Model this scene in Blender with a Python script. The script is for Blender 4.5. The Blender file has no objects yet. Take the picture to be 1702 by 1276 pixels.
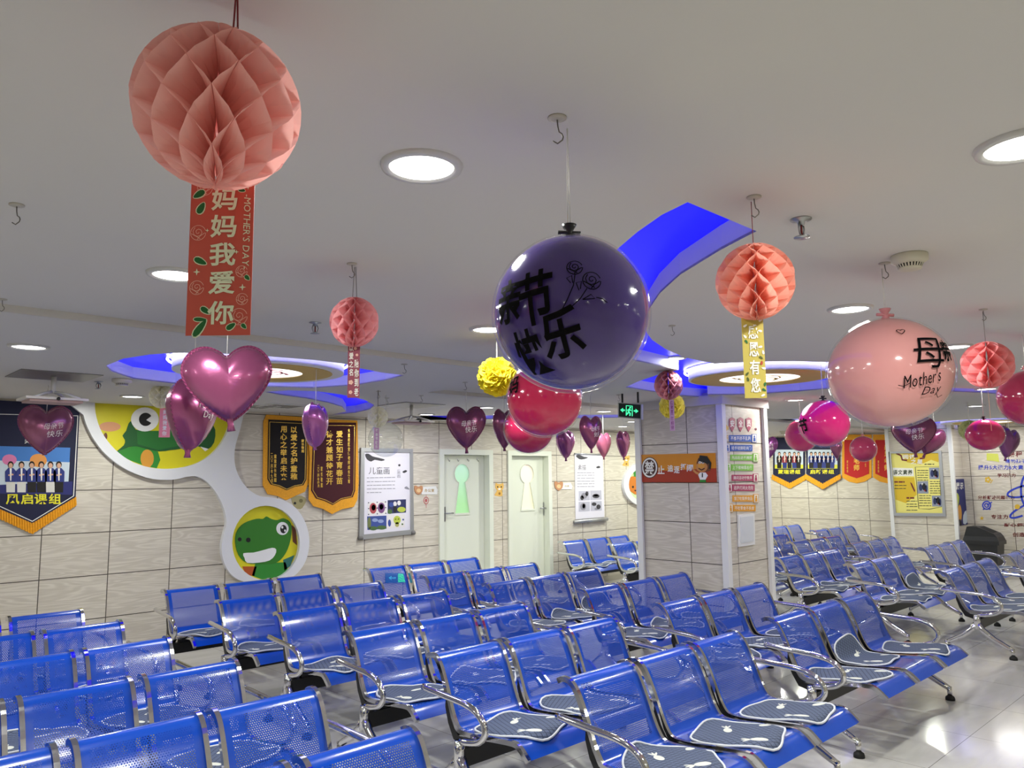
import bpy, bmesh, math, random
from mathutils import Vector, Matrix
from mathutils.geometry import tessellate_polygon
import numpy as np
random.seed(7)
SC = bpy.context.scene
COL = SC.collection
PI = math.pi

# ------------------------------------------------------------------ camera, world, exposure
IW, IH, FPX = 1702, 1276, 1279.0
CAM = np.array([0.0, 0.0, 1.75])
PITCH, ROLL, YAW = math.radians(6.86), math.radians(-0.65), math.radians(46.15)
FWD = np.array([math.cos(YAW)*math.cos(PITCH), math.sin(YAW)*math.cos(PITCH), math.sin(PITCH)])
_r = np.array([math.sin(YAW), -math.cos(YAW), 0.0]); _u = np.cross(_r, FWD)
RGT = math.cos(ROLL)*_r + math.sin(ROLL)*_u
UPV = -math.sin(ROLL)*_r + math.cos(ROLL)*_u
cd = bpy.data.cameras.new('camera'); cam = bpy.data.objects.new('camera', cd); COL.objects.link(cam)
cd.sensor_fit = 'HORIZONTAL'; cd.sensor_width = 36.0; cd.lens = 36.0*FPX/IW; cd.clip_start = 0.05; cd.clip_end = 100
M = Matrix(((RGT[0], UPV[0], -FWD[0], CAM[0]), (RGT[1], UPV[1], -FWD[1], CAM[1]), (RGT[2], UPV[2], -FWD[2], CAM[2]), (0, 0, 0, 1)))
cam.matrix_world = M
SC.camera = cam
SC.view_settings.view_transform = 'Standard'; SC.view_settings.look = 'None'
SC.view_settings.exposure = -0.12; SC.view_settings.gamma = 1.0
w = bpy.data.worlds.new('world'); SC.world = w; w.use_nodes = True
w.node_tree.nodes['Background'].inputs[0].default_value = (0.5, 0.52, 0.55, 1)
w.node_tree.nodes['Background'].inputs[1].default_value = 0.05
cy = SC.cycles
cy.use_denoising = True
cy.max_bounces = 8; cy.diffuse_bounces = 4; cy.glossy_bounces = 4; cy.transmission_bounces = 6; cy.transparent_max_bounces = 12
cy.sample_clamp_indirect = 4.0; cy.caustics_reflective = False; cy.caustics_refractive = False

def ray(x, y): return (x-IW/2)/FPX*RGT - (y-IH/2)/FPX*UPV + FWD
def on_z(x, y, z): r = ray(x, y); return Vector(CAM + r*((z-CAM[2])/r[2]))
def on_y(x, y, Y): r = ray(x, y); return Vector(CAM + r*((Y-CAM[1])/r[1]))
def on_x(x, y, X): r = ray(x, y); return Vector(CAM + r*((X-CAM[0])/r[0]))
def at_depth(x, y, d): return Vector(CAM + ray(x, y)*d)
def depth_of(p): return float((np.array(p)-CAM) @ FWD)

Z_NEAR, Z_MID, Z_FAR = 2.53, 2.56, 2.525
Y_NEAR, Y_FAR, X_FAR = 1.19, 4.10, 4.3
YW, XE = 8.4, 15.25          # tiled wall with the doors, end wall
XC0, YC0, XC1, YC1 = 7.05, 4.23, 7.92, 5.28      # column
XP, YP0, YP1 = 14.7, 4.38, 5.42                   # pillar on the end wall
def ceil_z(x, y):
    if y < Y_NEAR: return Z_NEAR
    if (y > Y_FAR and x < X_FAR) or y > 5.6: return Z_FAR
    return Z_MID
def on_ceiling(px, py):
    for z, ok in ((Z_NEAR, lambda p: p.y < Y_NEAR), (Z_MID, lambda p: ceil_z(p.x, p.y) == Z_MID), (Z_FAR, lambda p: True)):
        p = on_z(px, py, z)
        if ok(p): return p

# ------------------------------------------------------------------ materials
def lin(h):
    h = h.lstrip('#'); c = [int(h[i:i+2], 16)/255 for i in (0, 2, 4)]
    return tuple(((v/12.92) if v <= .04045 else ((v+.055)/1.055)**2.4) for v in c) + (1,)
MATS = {}
def mat(name, hexcol, rough=.5, metal=0., emit=0., spec=.5, coat=0., bump=0., bscale=40., vary=0.):
    if name in MATS: return MATS[name]
    m = bpy.data.materials.new(name); m.use_nodes = True
    nt = m.node_tree; b = nt.nodes['Principled BSDF']; c = lin(hexcol)
    b.inputs['Base Color'].default_value = c; b.inputs['Roughness'].default_value = rough; b.inputs['Metallic'].default_value = metal
    b.inputs['Specular IOR Level'].default_value = spec; b.inputs['Coat Weight'].default_value = coat
    if emit: b.inputs['Emission Color'].default_value = c; b.inputs['Emission Strength'].default_value = emit
    if bump or vary:
        tc = nt.nodes.new('ShaderNodeTexCoord'); nz = nt.nodes.new('ShaderNodeTexNoise'); nz.inputs['Scale'].default_value = bscale
        nz.inputs['Detail'].default_value = 4
        nt.links.new(tc.outputs['Object'], nz.inputs['Vector'])
        if bump:
            bp = nt.nodes.new('ShaderNodeBump'); bp.inputs['Strength'].default_value = bump; bp.inputs['Distance'].default_value = .01
            nt.links.new(nz.outputs['Fac'], bp.inputs['Height']); nt.links.new(bp.outputs[0], b.inputs['Normal'])
        if vary:
            mx = nt.nodes.new('ShaderNodeMix'); mx.data_type = 'RGBA'
            mx.inputs[6].default_value = tuple(v*(1-vary) for v in c[:3])+(1,); mx.inputs[7].default_value = tuple(min(1, v*(1+vary)) for v in c[:3])+(1,)
            nt.links.new(nz.outputs['Fac'], mx.inputs[0]); nt.links.new(mx.outputs[2], b.inputs['Base Color'])
    MATS[name] = m
    return m

class NT:
    """small helper to wire math nodes"""
    def __init__(s, m): s.nt = m.node_tree; s.L = s.nt.links
    def node(s, t): return s.nt.nodes.new(t)
    def inp(s, sock, v):
        if isinstance(v, (int, float)): sock.default_value = v
        else: s.L.new(v, sock)
    def m(s, op, a, b=0.0, c=None):
        n = s.node('ShaderNodeMath'); n.operation = op; s.inp(n.inputs[0], a); s.inp(n.inputs[1], b)
        if c is not None: s.inp(n.inputs[2], c)
        return n.outputs[0]
    def mix(s, f, a, b):
        n = s.node('ShaderNodeMix'); n.data_type = 'RGBA'; s.inp(n.inputs[0], f)
        for k, v in ((6, a), (7, b)):
            if isinstance(v, tuple): n.inputs[k].default_value = v
            else: s.L.new(v, n.inputs[k])
        return n.outputs[2]

def wall_mat(name, axis, u0, pu=.595, z0=.422, pz=.4145):
    """pale wood-grain wall boards in a stacked grid with dark joints"""
    m = bpy.data.materials.new(name); m.use_nodes = True; t = NT(m); b = m.node_tree.nodes['Principled BSDF']
    g = t.node('ShaderNodeNewGeometry'); sx = t.node('ShaderNodeSeparateXYZ'); t.L.new(g.outputs['Position'], sx.inputs[0])
    u = t.m('DIVIDE', t.m('SUBTRACT', sx.outputs[axis], u0), pu); v = t.m('DIVIDE', t.m('SUBTRACT', sx.outputs[2], z0), pz)
    fu, fv = t.m('FRACT', t.m('ADD', u, 100)), t.m('FRACT', t.m('ADD', v, 100))
    du = t.m('MULTIPLY', t.m('MINIMUM', fu, t.m('SUBTRACT', 1, fu)), pu); dv = t.m('MULTIPLY', t.m('MINIMUM', fv, t.m('SUBTRACT', 1, fv)), pz)
    joint = t.m('LESS_THAN', t.m('MINIMUM', du, dv), .0042)
    iu, iv = t.m('FLOOR', u), t.m('FLOOR', v)
    rnd = t.node('ShaderNodeTexWhiteNoise'); cv = t.node('ShaderNodeCombineXYZ'); t.L.new(iu, cv.inputs[0]); t.L.new(iv, cv.inputs[1]); t.L.new(cv.outputs[0], rnd.inputs['Vector'])
    gv = t.node('ShaderNodeCombineXYZ')
    t.L.new(t.m('MULTIPLY_ADD', u, .40, t.m('MULTIPLY', rnd.outputs[0], 37)), gv.inputs[0])
    t.L.new(t.m('MULTIPLY_ADD', v, 2.6, t.m('MULTIPLY', rnd.outputs[0], 11)), gv.inputs[1])
    n1 = t.node('ShaderNodeTexNoise'); n1.inputs['Scale'].default_value = 1.35; n1.inputs['Detail'].default_value = 2; n1.inputs['Distortion'].default_value = .7
    t.L.new(gv.outputs[0], n1.inputs['Vector'])
    rings = t.m('SINE', t.m('MULTIPLY', n1.outputs[0], 70))
    gs = t.node('ShaderNodeCombineXYZ'); t.L.new(t.m('MULTIPLY', u, 3.), gs.inputs[0]); t.L.new(t.m('MULTIPLY', v, 42.), gs.inputs[1])
    n2 = t.node('ShaderNodeTexNoise'); n2.inputs['Scale'].default_value = 1.; n2.inputs['Detail'].default_value = 3; t.L.new(gs.outputs[0], n2.inputs['Vector'])
    f = t.m('ADD', t.m('MULTIPLY', t.m('POWER', t.m('MULTIPLY_ADD', rings, .5, .5), 2.), .45), t.m('MULTIPLY', n2.outputs[0], .6))
    base = t.mix(f, lin('#bfb7a8'), lin('#e2dccf'))
    base = t.mix(t.m('MULTIPLY', rnd.outputs[0], .12), base, lin('#bdaea0'))
    col = t.mix(joint, base, lin('#4c453c'))
    t.L.new(col, b.inputs['Base Color']); b.inputs['Roughness'].default_value = .42; b.inputs['Specular IOR Level'].default_value = .35
    return m

def floor_mat():
    m = bpy.data.materials.new('polished_floor_tile'); m.use_nodes = True; t = NT(m); b = m.node_tree.nodes['Principled BSDF']
    g = t.node('ShaderNodeNewGeometry'); sx = t.node('ShaderNodeSeparateXYZ'); t.L.new(g.outputs['Position'], sx.inputs[0])
    d = []
    for k, o in ((0, .3), (1, .18)):
        f = t.m('FRACT', t.m('ADD', t.m('DIVIDE', t.m('SUBTRACT', sx.outputs[k], o), .8), 50))
        d.append(t.m('MULTIPLY', t.m('MINIMUM', f, t.m('SUBTRACT', 1, f)), .8))
    joint = t.m('LESS_THAN', t.m('MINIMUM', d[0], d[1]), .0022)
    mp = t.node('ShaderNodeMapping'); mp.inputs['Scale'].default_value = (.5, 2.6, 1); mp.inputs['Rotation'].default_value = (0, 0, .5)
    t.L.new(g.outputs['Position'], mp.inputs[0])
    n = t.node('ShaderNodeTexNoise'); n.inputs['Scale'].default_value = 2.; n.inputs['Detail'].default_value = 6; n.inputs['Distortion'].default_value = 1.2; t.L.new(mp.outputs[0], n.inputs['Vector'])
    base = t.mix(n.outputs[0], lin('#bdbab3'), lin('#e6e4de'))
    t.L.new(t.mix(joint, base, lin('#8a857c')), b.inputs['Base Color'])
    b.inputs['Roughness'].default_value = .11; b.inputs['Specular IOR Level'].default_value = .55
    return m

def perforated(name, hexcol):
    """blue enamelled sheet with punched round holes; UV are metres, U=.24 is the middle of the sheet"""
    m = bpy.data.materials.new(name); m.use_nodes = True; t = NT(m); b = m.node_tree.nodes['Principled BSDF']; out = m.node_tree.nodes['Material Output']
    b.inputs['Base Color'].default_value = lin(hexcol); b.inputs['Roughness'].default_value = .2; b.inputs['Metallic'].default_value = .0; b.inputs['Specular IOR Level'].default_value = .5
    b.inputs['Coat Weight'].default_value = .3; b.inputs['Coat Roughness'].default_value = .08
    uv = t.node('ShaderNodeUVMap'); sx = t.node('ShaderNodeSeparateXYZ'); t.L.new(uv.outputs[0], sx.inputs[0])
    U, V = sx.outputs[0], sx.outputs[1]; p = .0105; q = p*math.sqrt(3)
    def lattice(off):
        a = t.m('SUBTRACT', t.m('FRACT', t.m('ADD', t.m('DIVIDE', U, p), off)), .5); c = t.m('SUBTRACT', t.m('FRACT', t.m('ADD', t.m('DIVIDE', V, q), off)), .5)
        return t.m('SQRT', t.m('ADD', t.m('POWER', t.m('MULTIPLY', a, p), 2), t.m('POWER', t.m('MULTIPLY', c, q), 2)))
    hole = t.m('LESS_THAN', t.m('MINIMUM', lattice(0), lattice(.5)), .003)
    inx = t.m('LESS_THAN', t.m('ABSOLUTE', t.m('SUBTRACT', U, .24)), .195)
    inv = t.m('MULTIPLY', t.m('GREATER_THAN', V, .10), t.m('LESS_THAN', V, .93))
    nb = t.m('GREATER_THAN', t.m('ABSOLUTE', t.m('SUBTRACT', V, .575)), .035)
    f = t.m('MULTIPLY', t.m('MULTIPLY', hole, inx), t.m('MULTIPLY', inv, nb))
    tr = t.node('ShaderNodeBsdfTransparent'); mx = t.node('ShaderNodeMixShader')
    t.L.new(f, mx.inputs[0]); t.L.new(b.outputs[0], mx.inputs[1]); t.L.new(tr.outputs[0], mx.inputs[2]); t.L.new(mx.outputs[0], out.inputs[0])
    return m

def clear_film(name, tint='#ffffff', refl=.022):
    m = bpy.data.materials.new(name); m.use_nodes = True; t = NT(m); out = m.node_tree.nodes['Material Output']
    tr = t.node('ShaderNodeBsdfTransparent'); tr.inputs[0].default_value = lin(tint)
    gl = t.node('ShaderNodeBsdfGlossy'); gl.inputs['Roughness'].default_value = .03
    lw = t.node('ShaderNodeLayerWeight'); lw.inputs[0].default_value = .35
    f = t.m('ADD', t.m('MULTIPLY', t.m('POWER', lw.outputs['Facing'], 3.), .55), refl)
    mx = t.node('ShaderNodeMixShader'); t.L.new(f, mx.inputs[0]); t.L.new(tr.outputs[0], mx.inputs[1]); t.L.new(gl.outputs[0], mx.inputs[2]); t.L.new(mx.outputs[0], out.inputs[0])
    return m

def paper(name, hexcol, trans=.35, double=True):
    m = bpy.data.materials.new(name); m.use_nodes = True; t = NT(m); b = m.node_tree.nodes['Principled BSDF']; out = m.node_tree.nodes['Material Output']
    b.inputs['Base Color'].default_value = lin(hexcol); b.inputs['Roughness'].default_value = .75; b.inputs['Specular IOR Level'].default_value = .2
    tl = t.node('ShaderNodeBsdfTranslucent'); tl.inputs[0].default_value = lin(hexcol); mx = t.node('ShaderNodeMixShader'); mx.inputs[0].default_value = trans
    t.L.new(b.outputs[0], mx.inputs[1]); t.L.new(tl.outputs[0], mx.inputs[2]); t.L.new(mx.outputs[0], out.inputs[0])
    MATS[name] = m
    return m

def cushion_mat():
    """slate quilted cloth with two pale pineapple prints; UV are metres from the pad centre"""
    m = bpy.data.materials.new('quilted_slate_cloth'); m.use_nodes = True; t = NT(m); b = m.node_tree.nodes['Principled BSDF']
    uv = t.node('ShaderNodeUVMap'); sx = t.node('ShaderNodeSeparateXYZ'); t.L.new(uv.outputs[0], sx.inputs[0]); U, V = sx.outputs[0], sx.outputs[1]
    def ell(cx, cy, a, bb, ang):
        x, y = t.m('SUBTRACT', U, cx), t.m('SUBTRACT', V, cy); c, s = math.cos(ang), math.sin(ang)
        p = t.m('ADD', t.m('MULTIPLY', x, c), t.m('MULTIPLY', y, s)); q = t.m('SUBTRACT', t.m('MULTIPLY', y, c), t.m('MULTIPLY', x, s))
        return t.m('LESS_THAN', t.m('ADD', t.m('POWER', t.m('DIVIDE', p, a), 2), t.m('POWER', t.m('DIVIDE', q, bb), 2)), 1)
    f = None
    for (cx, cy, ang) in ((.02, .05, .3), (-.12, -.13, 1.9), (.15, -.12, -.5)):
        parts = [ell(cx, cy, .042, .022, ang)] + [ell(cx+.062*math.cos(ang+k*.18), cy+.062*math.sin(ang+k*.18), .026, .006, ang+k*.5) for k in (-1, 0, 1)]
        for pz in parts: f = pz if f is None else t.m('MAXIMUM', f, pz)
    def band(sg):
        s = t.m('DIVIDE', t.m('ADD', U, t.m('MULTIPLY', V, sg)), .038); fr = t.m('FRACT', t.m('ADD', s, 30)); return t.m('ABSOLUTE', t.m('SUBTRACT', fr, .5))
    q = t.m('MAXIMUM', band(1.), band(-1.))
    base = t.mix(t.m('GREATER_THAN', q, .42), lin('#56617a'), lin('#2b3448'))
    t.L.new(t.mix(f, base, lin('#dadccf')), b.inputs['Base Color'])
    bp = t.node('ShaderNodeBump'); bp.inputs['Strength'].default_value = .5; bp.inputs['Distance'].default_value = .004; bp.invert = True
    t.L.new(q, bp.inputs['Height']); t.L.new(bp.outputs[0], b.inputs['Normal']); b.inputs['Roughness'].default_value = .8
    return m

chrome = mat('chrome', '#d8d8da', .08, 1.0)
steel = mat('brushed_steel', '#a8aaad', .3, 1.0)
white_paint = mat('white_paint', '#e6e6e4', .45)
ceil_paint = mat('ceiling_paint', '#d3d0cc', .85, spec=.2)
black_steel = mat('black_powder_coat', '#0c0c0e', .35)
black_ink = mat('black_ink', '#060508', .8, spec=.1)
white_ink = mat('white_ink', '#f0efe9', .6)
gold_ink = mat('gold_thread', '#e2b84c', .35, .5)
lamp_white = mat('lamp_diffuser', '#fffdf6', .5, emit=9.0)
wire_grey = mat('grey_wire', '#77736c', .4, .6)

# ------------------------------------------------------------------ mesh helpers
class MB:
    """collects verts / faces with several materials into ONE mesh object"""
    def __init__(s): s.v = []; s.f = []; s.mi = []; s.mats = []; s.smooth = []; s.uv = {}
    def slot(s, m):
        if m not in s.mats: s.mats.append(m)
        return s.mats.index(m)
    def add(s, verts, faces, m, smooth=False):
        o = len(s.v); k = s.slot(m); s.v += [tuple(v) for v in verts]
        for f in faces: s.f.append(tuple(i+o for i in f)); s.mi.append(k); s.smooth.append(smooth)
        return o
    def box(s, x0, x1, y0, y1, z0, z1, m):
        v = [(x, y, z) for z in (z0, z1) for y in (y0, y1) for x in (x0, x1)]
        s.add(v, [(0, 2, 3, 1), (4, 5, 7, 6), (0, 1, 5, 4), (2, 6, 7, 3), (0, 4, 6, 2), (1, 3, 7, 5)], m)
    def tube(s, pts, r, m, n=10, cap=True, closed=False):
        pts = [Vector(p) for p in pts]; rs = r if isinstance(r, (list, tuple)) else [r]*len(pts)
        v = []; N = len(pts); nx = None
        for i, p in enumerate(pts):
            if closed: d = (pts[(i+1) % N]-pts[i-1])
            else: d = (pts[min(i+1, N-1)]-pts[max(i-1, 0)])
            d = d.normalized() if d.length > 1e-9 else Vector((0, 0, 1))
            if nx is None:
                a = Vector((0, 0, 1)) if abs(d.z) < .9 else Vector((1, 0, 0)); nx = d.cross(a).normalized()
            else:
                nx = (nx - d*nx.dot(d)).normalized()
            ny = d.cross(nx)
            for k in range(n):
                a = 2*PI*k/n; v.append(p + (nx*math.cos(a)+ny*math.sin(a))*rs[i])
        f = []
        for i in range(N if closed else N-1):
            j = (i+1) % N
            for k in range(n): f.append((i*n+k, i*n+(k+1) % n, j*n+(k+1) % n, j*n+k))
        if cap and not closed: f.append(tuple(range(n))[::-1]); f.append(tuple((N-1)*n+k for k in range(n)))
        s.add(v, f, m, True)
    def lathe(s, prof, c, m, n=28, axis=None, smooth=True):
        """prof: (r, h) along the axis"""
        c = Vector(c); ax = Vector(axis or (0, 0, 1)).normalized(); a = Vector((1, 0, 0)) if abs(ax.x) < .9 else Vector((0, 1, 0))
        e1 = (a - ax*a.dot(ax)).normalized(); e2 = ax.cross(e1); v = []; f = []
        for r, h in prof:
            for k in range(n):
                t = 2*PI*k/n; v.append(c + ax*h + (e1*math.cos(t)+e2*math.sin(t))*r)
        for i in range(len(prof)-1):
            for k in range(n): f.append((i*n+k, i*n+(k+1) % n, (i+1)*n+(k+1) % n, (i+1)*n+k))
        f.append(tuple(range(n))[::-1]); f.append(tuple((len(prof)-1)*n+k for k in range(n)))
        s.add(v, f, m, smooth)
    def ellipsoid(s, c, rad, m, nu=32, nv=18):
        c = Vector(c); v = []; f = []
        for j in range(nv+1):
            ph = PI*j/nv
            for i in range(nu):
                th = 2*PI*i/nu; v.append(c + Vector((rad[0]*math.sin(ph)*math.cos(th), rad[1]*math.sin(ph)*math.sin(th), rad[2]*math.cos(ph))))
        for j in range(nv):
            for i in range(nu): f.append((j*nu+i, (j+1)*nu+i, (j+1)*nu+(i+1) % nu, j*nu+(i+1) % nu))
        s.add(v, f, m, True)
    def prism(s, pts, n, t0, t1, m, holes=()):
        """flat polygon pushed from n*t0 to n*t1; with optional holes"""
        n = Vector(n).normalized(); loops = [[Vector(p) for p in pts]] + [[Vector(p) for p in h] for h in holes]
        flat = [p for l in loops for p in l]; N = len(flat); tris = tessellate_polygon(loops)
        v = [p+n*t1 for p in flat] + [p+n*t0 for p in flat]; f = []
        for t in tris:
            a, b, c = (flat[i] for i in t); up = (b-a).cross(c-a).dot(n) > 0
            t = tuple(t) if up else tuple(t[::-1]); f.append(t); f.append(tuple(i+N for i in t[::-1]))
        o = 0
        for l in loops:
            for i in range(len(l)):
                j = (i+1) % len(l); f.append((o+i, o+j, N+o+j, N+o+i))
            o += len(l)
        s.add(v, f, m)
    def build(s, name, parent=None, loc=(0, 0, 0), uvf=None):
        loc = Vector(loc); me = bpy.data.meshes.new(name)
        me.from_pydata([tuple(Vector(v)-loc) for v in s.v], [], s.f)
        for m in s.mats: me.materials.append(m)
        me.polygons.foreach_set('material_index', s.mi); me.polygons.foreach_set('use_smooth', s.smooth)
        if uvf:
            l = me.uv_layers.new(name='UVMap')
            for lp in me.loops: l.data[lp.index].uv = uvf[lp.vertex_index]
        me.update()
        bm = bmesh.new(); bm.from_mesh(me); bmesh.ops.recalc_face_normals(bm, faces=bm.faces); bm.to_mesh(me); bm.free()
        o = bpy.data.objects.new(name, me); COL.objects.link(o)
        if parent is not None: o.parent = parent
        else: o.location = loc
        return o

def tag(o, label, cat, group=None):
    o['label'] = label; o['category'] = cat
    if group: o['group'] = group
    return o
def thing(name, label, cat, loc=(0, 0, 0), group=None, rz=0):
    o = bpy.data.objects.new(name, None); COL.objects.link(o); o.location = loc; o.rotation_euler = (0, 0, rz); o.empty_display_size = .05
    return tag(o, label, cat, group)
def struct(mb, name):
    o = mb.build(name); o['kind'] = 'structure'; return o
def copy_tree(o, parent=None):
    c = o.copy(); COL.objects.link(c)
    if parent is not None: c.parent = parent
    for ch in list(o.children): copy_tree(ch, c)
    return c

# ------------------------------------------------------------------ glyphs
GLY = {}
CHARS = ''.join(sorted(set("妈妈我爱你以爱之名陪你到老感恩有您母亲节快乐风启课组天童用心之举启未来以爱之名护童稚爱生如子育春苗德才兼顾待花开敬赠家长儿童画素描禁止追逐打闹安全员"
    "不推不挤不乱跑轻手轻脚轻关门先出后进不拥挤上下楼梯靠右行课间活动守秩序追跑打闹太危险饿了吃营养食品不吃零食不挑食蒙瑞新老师帮助孩子提升大能力素养程学习分析解决问题专注耐心细致创造"
    "其他垃圾二〇四九组年十月日办公室教学阅读语文成长大童校区全体感谢您一路相伴荣誉墙之星展示优秀" "ABCDEFGHIJKLMNOPQRSTUVWXYZabcdefghijklmnopqrstuvwxyz'-.0123456789♥")))
def preload():
    obs = []
    for bold in (0, 1):
        for ch in CHARS:
            c = bpy.data.curves.new('g', 'FONT'); c.body = ch; c.resolution_u = 2; c.offset = .022*bold
            o = bpy.data.objects.new('g', c); COL.objects.link(o); obs.append((ch, bold, o, c))
    dg = bpy.context.evaluated_depsgraph_get()
    for ch, bold, o, c in obs:
        me = bpy.data.meshes.new_from_object(o.evaluated_get(dg))
        GLY[ch, bold] = ([(v.co.x, v.co.y) for v in me.vertices], [tuple(p.vertices) for p in me.polygons]); bpy.data.meshes.remove(me)
    for ch, bold, o, c in obs: bpy.data.objects.remove(o); bpy.data.curves.remove(c)
preload()
def text2d(s, vertical=False, bold=1, shear=0., gap=.1):
    """2-D verts and faces, normalised so that the text box is 1 x 1"""
    V = []; F = []; pen = 0
    for ch in s:
        if ch == ' ':
            pen += .35; continue
        g, fc = GLY[ch, bold]
        if not g: continue
        x0, x1 = min(p[0] for p in g), max(p[0] for p in g); y0, y1 = min(p[1] for p in g), max(p[1] for p in g); o = len(V)
        if vertical: V += [(p[0]-(x0+x1)/2, p[1]-y1-pen) for p in g]; pen += max(y1-y0, .55)+gap*1.5
        else: V += [(p[0]-x0+pen+shear*p[1], p[1]) for p in g]; pen += x1-x0+gap
        F += [tuple(i+o for i in f) for f in fc]
    x0, x1 = min(p[0] for p in V), max(p[0] for p in V); y0, y1 = min(p[1] for p in V), max(p[1] for p in V)
    return [((p[0]-x0)/(x1-x0)-.5, (p[1]-y0)/(y1-y0)-.5) for p in V], F
def stroke2d(pts, wd, closed=False):
    """ribbon along a polyline"""
    P = [Vector(p) for p in pts]; N = len(P); V = []; F = []
    for i in range(N):
        a = P[i-1] if (closed or i > 0) else P[i]; b = P[(i+1) % N] if (closed or i < N-1) else P[i]
        d = (b-a); d = d.normalized() if d.length > 1e-9 else Vector((1, 0)); n = Vector((-d.y, d.x))*wd/2
        V += [tuple(P[i]+n), tuple(P[i]-n)]
    for i in range(N if closed else N-1):
        j = (i+1) % N; F.append((2*i, 2*i+1, 2*j+1, 2*j))
    return V, F
def refine2d(V, F, step):
    """cut 2-D faces on a grid so that they can be wrapped on a curved surface"""
    bm = bmesh.new(); vs = [bm.verts.new((x, y, 0)) for x, y in V]
    for f in F:
        try: bm.faces.new([vs[i] for i in f])
        except ValueError: pass
    for ax in (0, 1):
        lo, hi = min(p[ax] for p in V), max(p[ax] for p in V); k = lo+step
        while k < hi:
            no = (1, 0, 0) if ax == 0 else (0, 1, 0); co = (k, 0, 0) if ax == 0 else (0, k, 0)
            bmesh.ops.bisect_plane(bm, geom=bm.verts[:]+bm.edges[:]+bm.faces[:], plane_co=co, plane_no=no, dist=1e-6); k += step
    bm.verts.index_update()
    r = [(v.co.x, v.co.y) for v in bm.verts], [tuple(v.index for v in f.verts) for f in bm.faces]
    bm.free(); return r

# flat art on a wall plane; everything is given at its place on the wall
class Wall:
    def __init__(s, kind, val): s.k = kind; s.v = val; s.n = Vector((0, -1, 0)) if kind == 'y' else Vector((-1, 0, 0)); s.r = Vector((1, 0, 0)) if kind == 'y' else Vector((0, -1, 0))
    def p(s, x, y): return on_y(x, y, s.v) if s.k == 'y' else on_x(x, y, s.v)
    def uv(s, x, y): q = s.p(x, y); return (q.dot(s.r), q.z)
    def xyz(s, u, z, d=0.): return s.r*u + Vector((0, 0, z)) + (Vector((0, s.v, 0)) if s.k == 'y' else Vector((s.v, 0, 0))) + s.n*d
WL, WC, WR, WE, WP, WS = Wall('y', YW), Wall('x', XC0), Wall('y', YC0), Wall('x', XE), Wall('x', XP), Wall('y', YP0)
def smooth_px(pts, k=4):
    """Catmull-Rom through a closed pixel outline"""
    out = []; n = len(pts)
    for i in range(n):
        p0, p1, p2, p3 = (np.array(pts[(i+j) % n], float) for j in (-1, 0, 1, 2))
        for q in range(k):
            t = q/k; out.append(tuple(.5*((2*p1)+(-p0+p2)*t+(2*p0-5*p1+4*p2-p3)*t*t+(-p0+3*p1-3*p2+p3)*t**3)))
    return out
def ell_px(cx, cy, rx, ry, n=28): return [(cx+rx*math.cos(2*PI*i/n), cy+ry*math.sin(2*PI*i/n)) for i in range(n)]
def wpoly(mb, W, px, d0, d1, m, holes=()):
    mb.prism([W.p(*p) for p in px], W.n, d0, d1, m, [[W.p(*p) for p in h] for h in holes])
def wrect(mb, W, x0, y0, x1, y1, d0, d1, m):
    wpoly(mb, W, [(x0, y0), (x1, y0), (x1, y1), (x0, y1)], d0, d1, m)
def wtext(mb, W, s, x0, y0, x1, y1, d, m, vertical=False, bold=1, shear=0.):
    """text filling the wall rectangle whose corners show at these pixels"""
    V, F = text2d(s, vertical, bold, shear); (ua, za), (ub, zb), (uc, zc), (ud, zd) = W.uv(x0, y0), W.uv(x1, y0), W.uv(x0, y1), W.uv(x1, y1)
    def q(a, b, c, e, fx, fy): return (a*(1-fx)+b*fx)*fy + (c*(1-fx)+e*fx)*(1-fy)
    mb.add([W.xyz(q(ua, ub, uc, ud, x+.5, y+.5), q(za, zb, zc, zd, x+.5, y+.5), d) for x, y in V], F, m)
def wstroke(mb, W, px, width, d, m, closed=False):
    V, F = stroke2d([W.uv(*p) for p in px], width, closed); mb.add([W.xyz(u, z, d) for u, z in V], F, m)

# ------------------------------------------------------------------ the room
def ceil_loop(px, z): return [on_z(x, y, z) for x, y in px]
COVE_MID = [(1157, 329), (1100, 357), (1060, 385), (1027, 413), (1000, 445), (985, 480), (983, 520), (998, 560), (1025, 585), (1054, 599), (1104, 610), (1128, 614.5),
            (1090, 624), (1060, 634), (1040, 643.5), (1080, 650), (1130, 657), (1180, 661), (1176, 656), (1230, 655.5), (1276, 653.5), (1329, 650), (1380, 645.5), (1420, 638), (1440, 628), (1440, 615), (1420, 607),
            (1381, 602), (1320, 600), (1250, 601), (1188, 604.5), (1138, 594), (1106, 580), (1084, 565), (1075, 553), (1072, 535), (1080, 512), (1097, 487), (1131, 456), (1199, 414.5), (1268, 378.5)]
COVE_RIGHT = [(1480, 639), (1530, 641), (1575, 644), (1640, 647), (1702, 652), (1760, 660), (1760, 667), (1702, 659), (1640, 653), (1575, 650), (1530, 648), (1480, 646)]
COVE_LEFT = [(176, 607.6), (205, 596), (250, 589), (291, 586.5), (340, 586), (390, 588.5), (450, 592.5), (520, 598), (570, 604), (598, 612), (635, 619), (672, 623.5), (640, 632), (590, 640), (520, 645), (446, 642.5), (380, 641), (291, 637.6), (220, 629), (185, 617)]
COVE_TAIL = [(440, 651), (480, 648.5), (525, 650), (570, 656), (605, 664), (622, 673), (615, 680), (590, 686), (548, 689.5), (575, 684), (569, 676), (545, 669), (510, 662), (470, 656.5)]
COVE_WALL = [(700, 691), (1045, 689), (1045, 694), (830, 696), (760, 697.5), (690, 697.8)]
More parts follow.
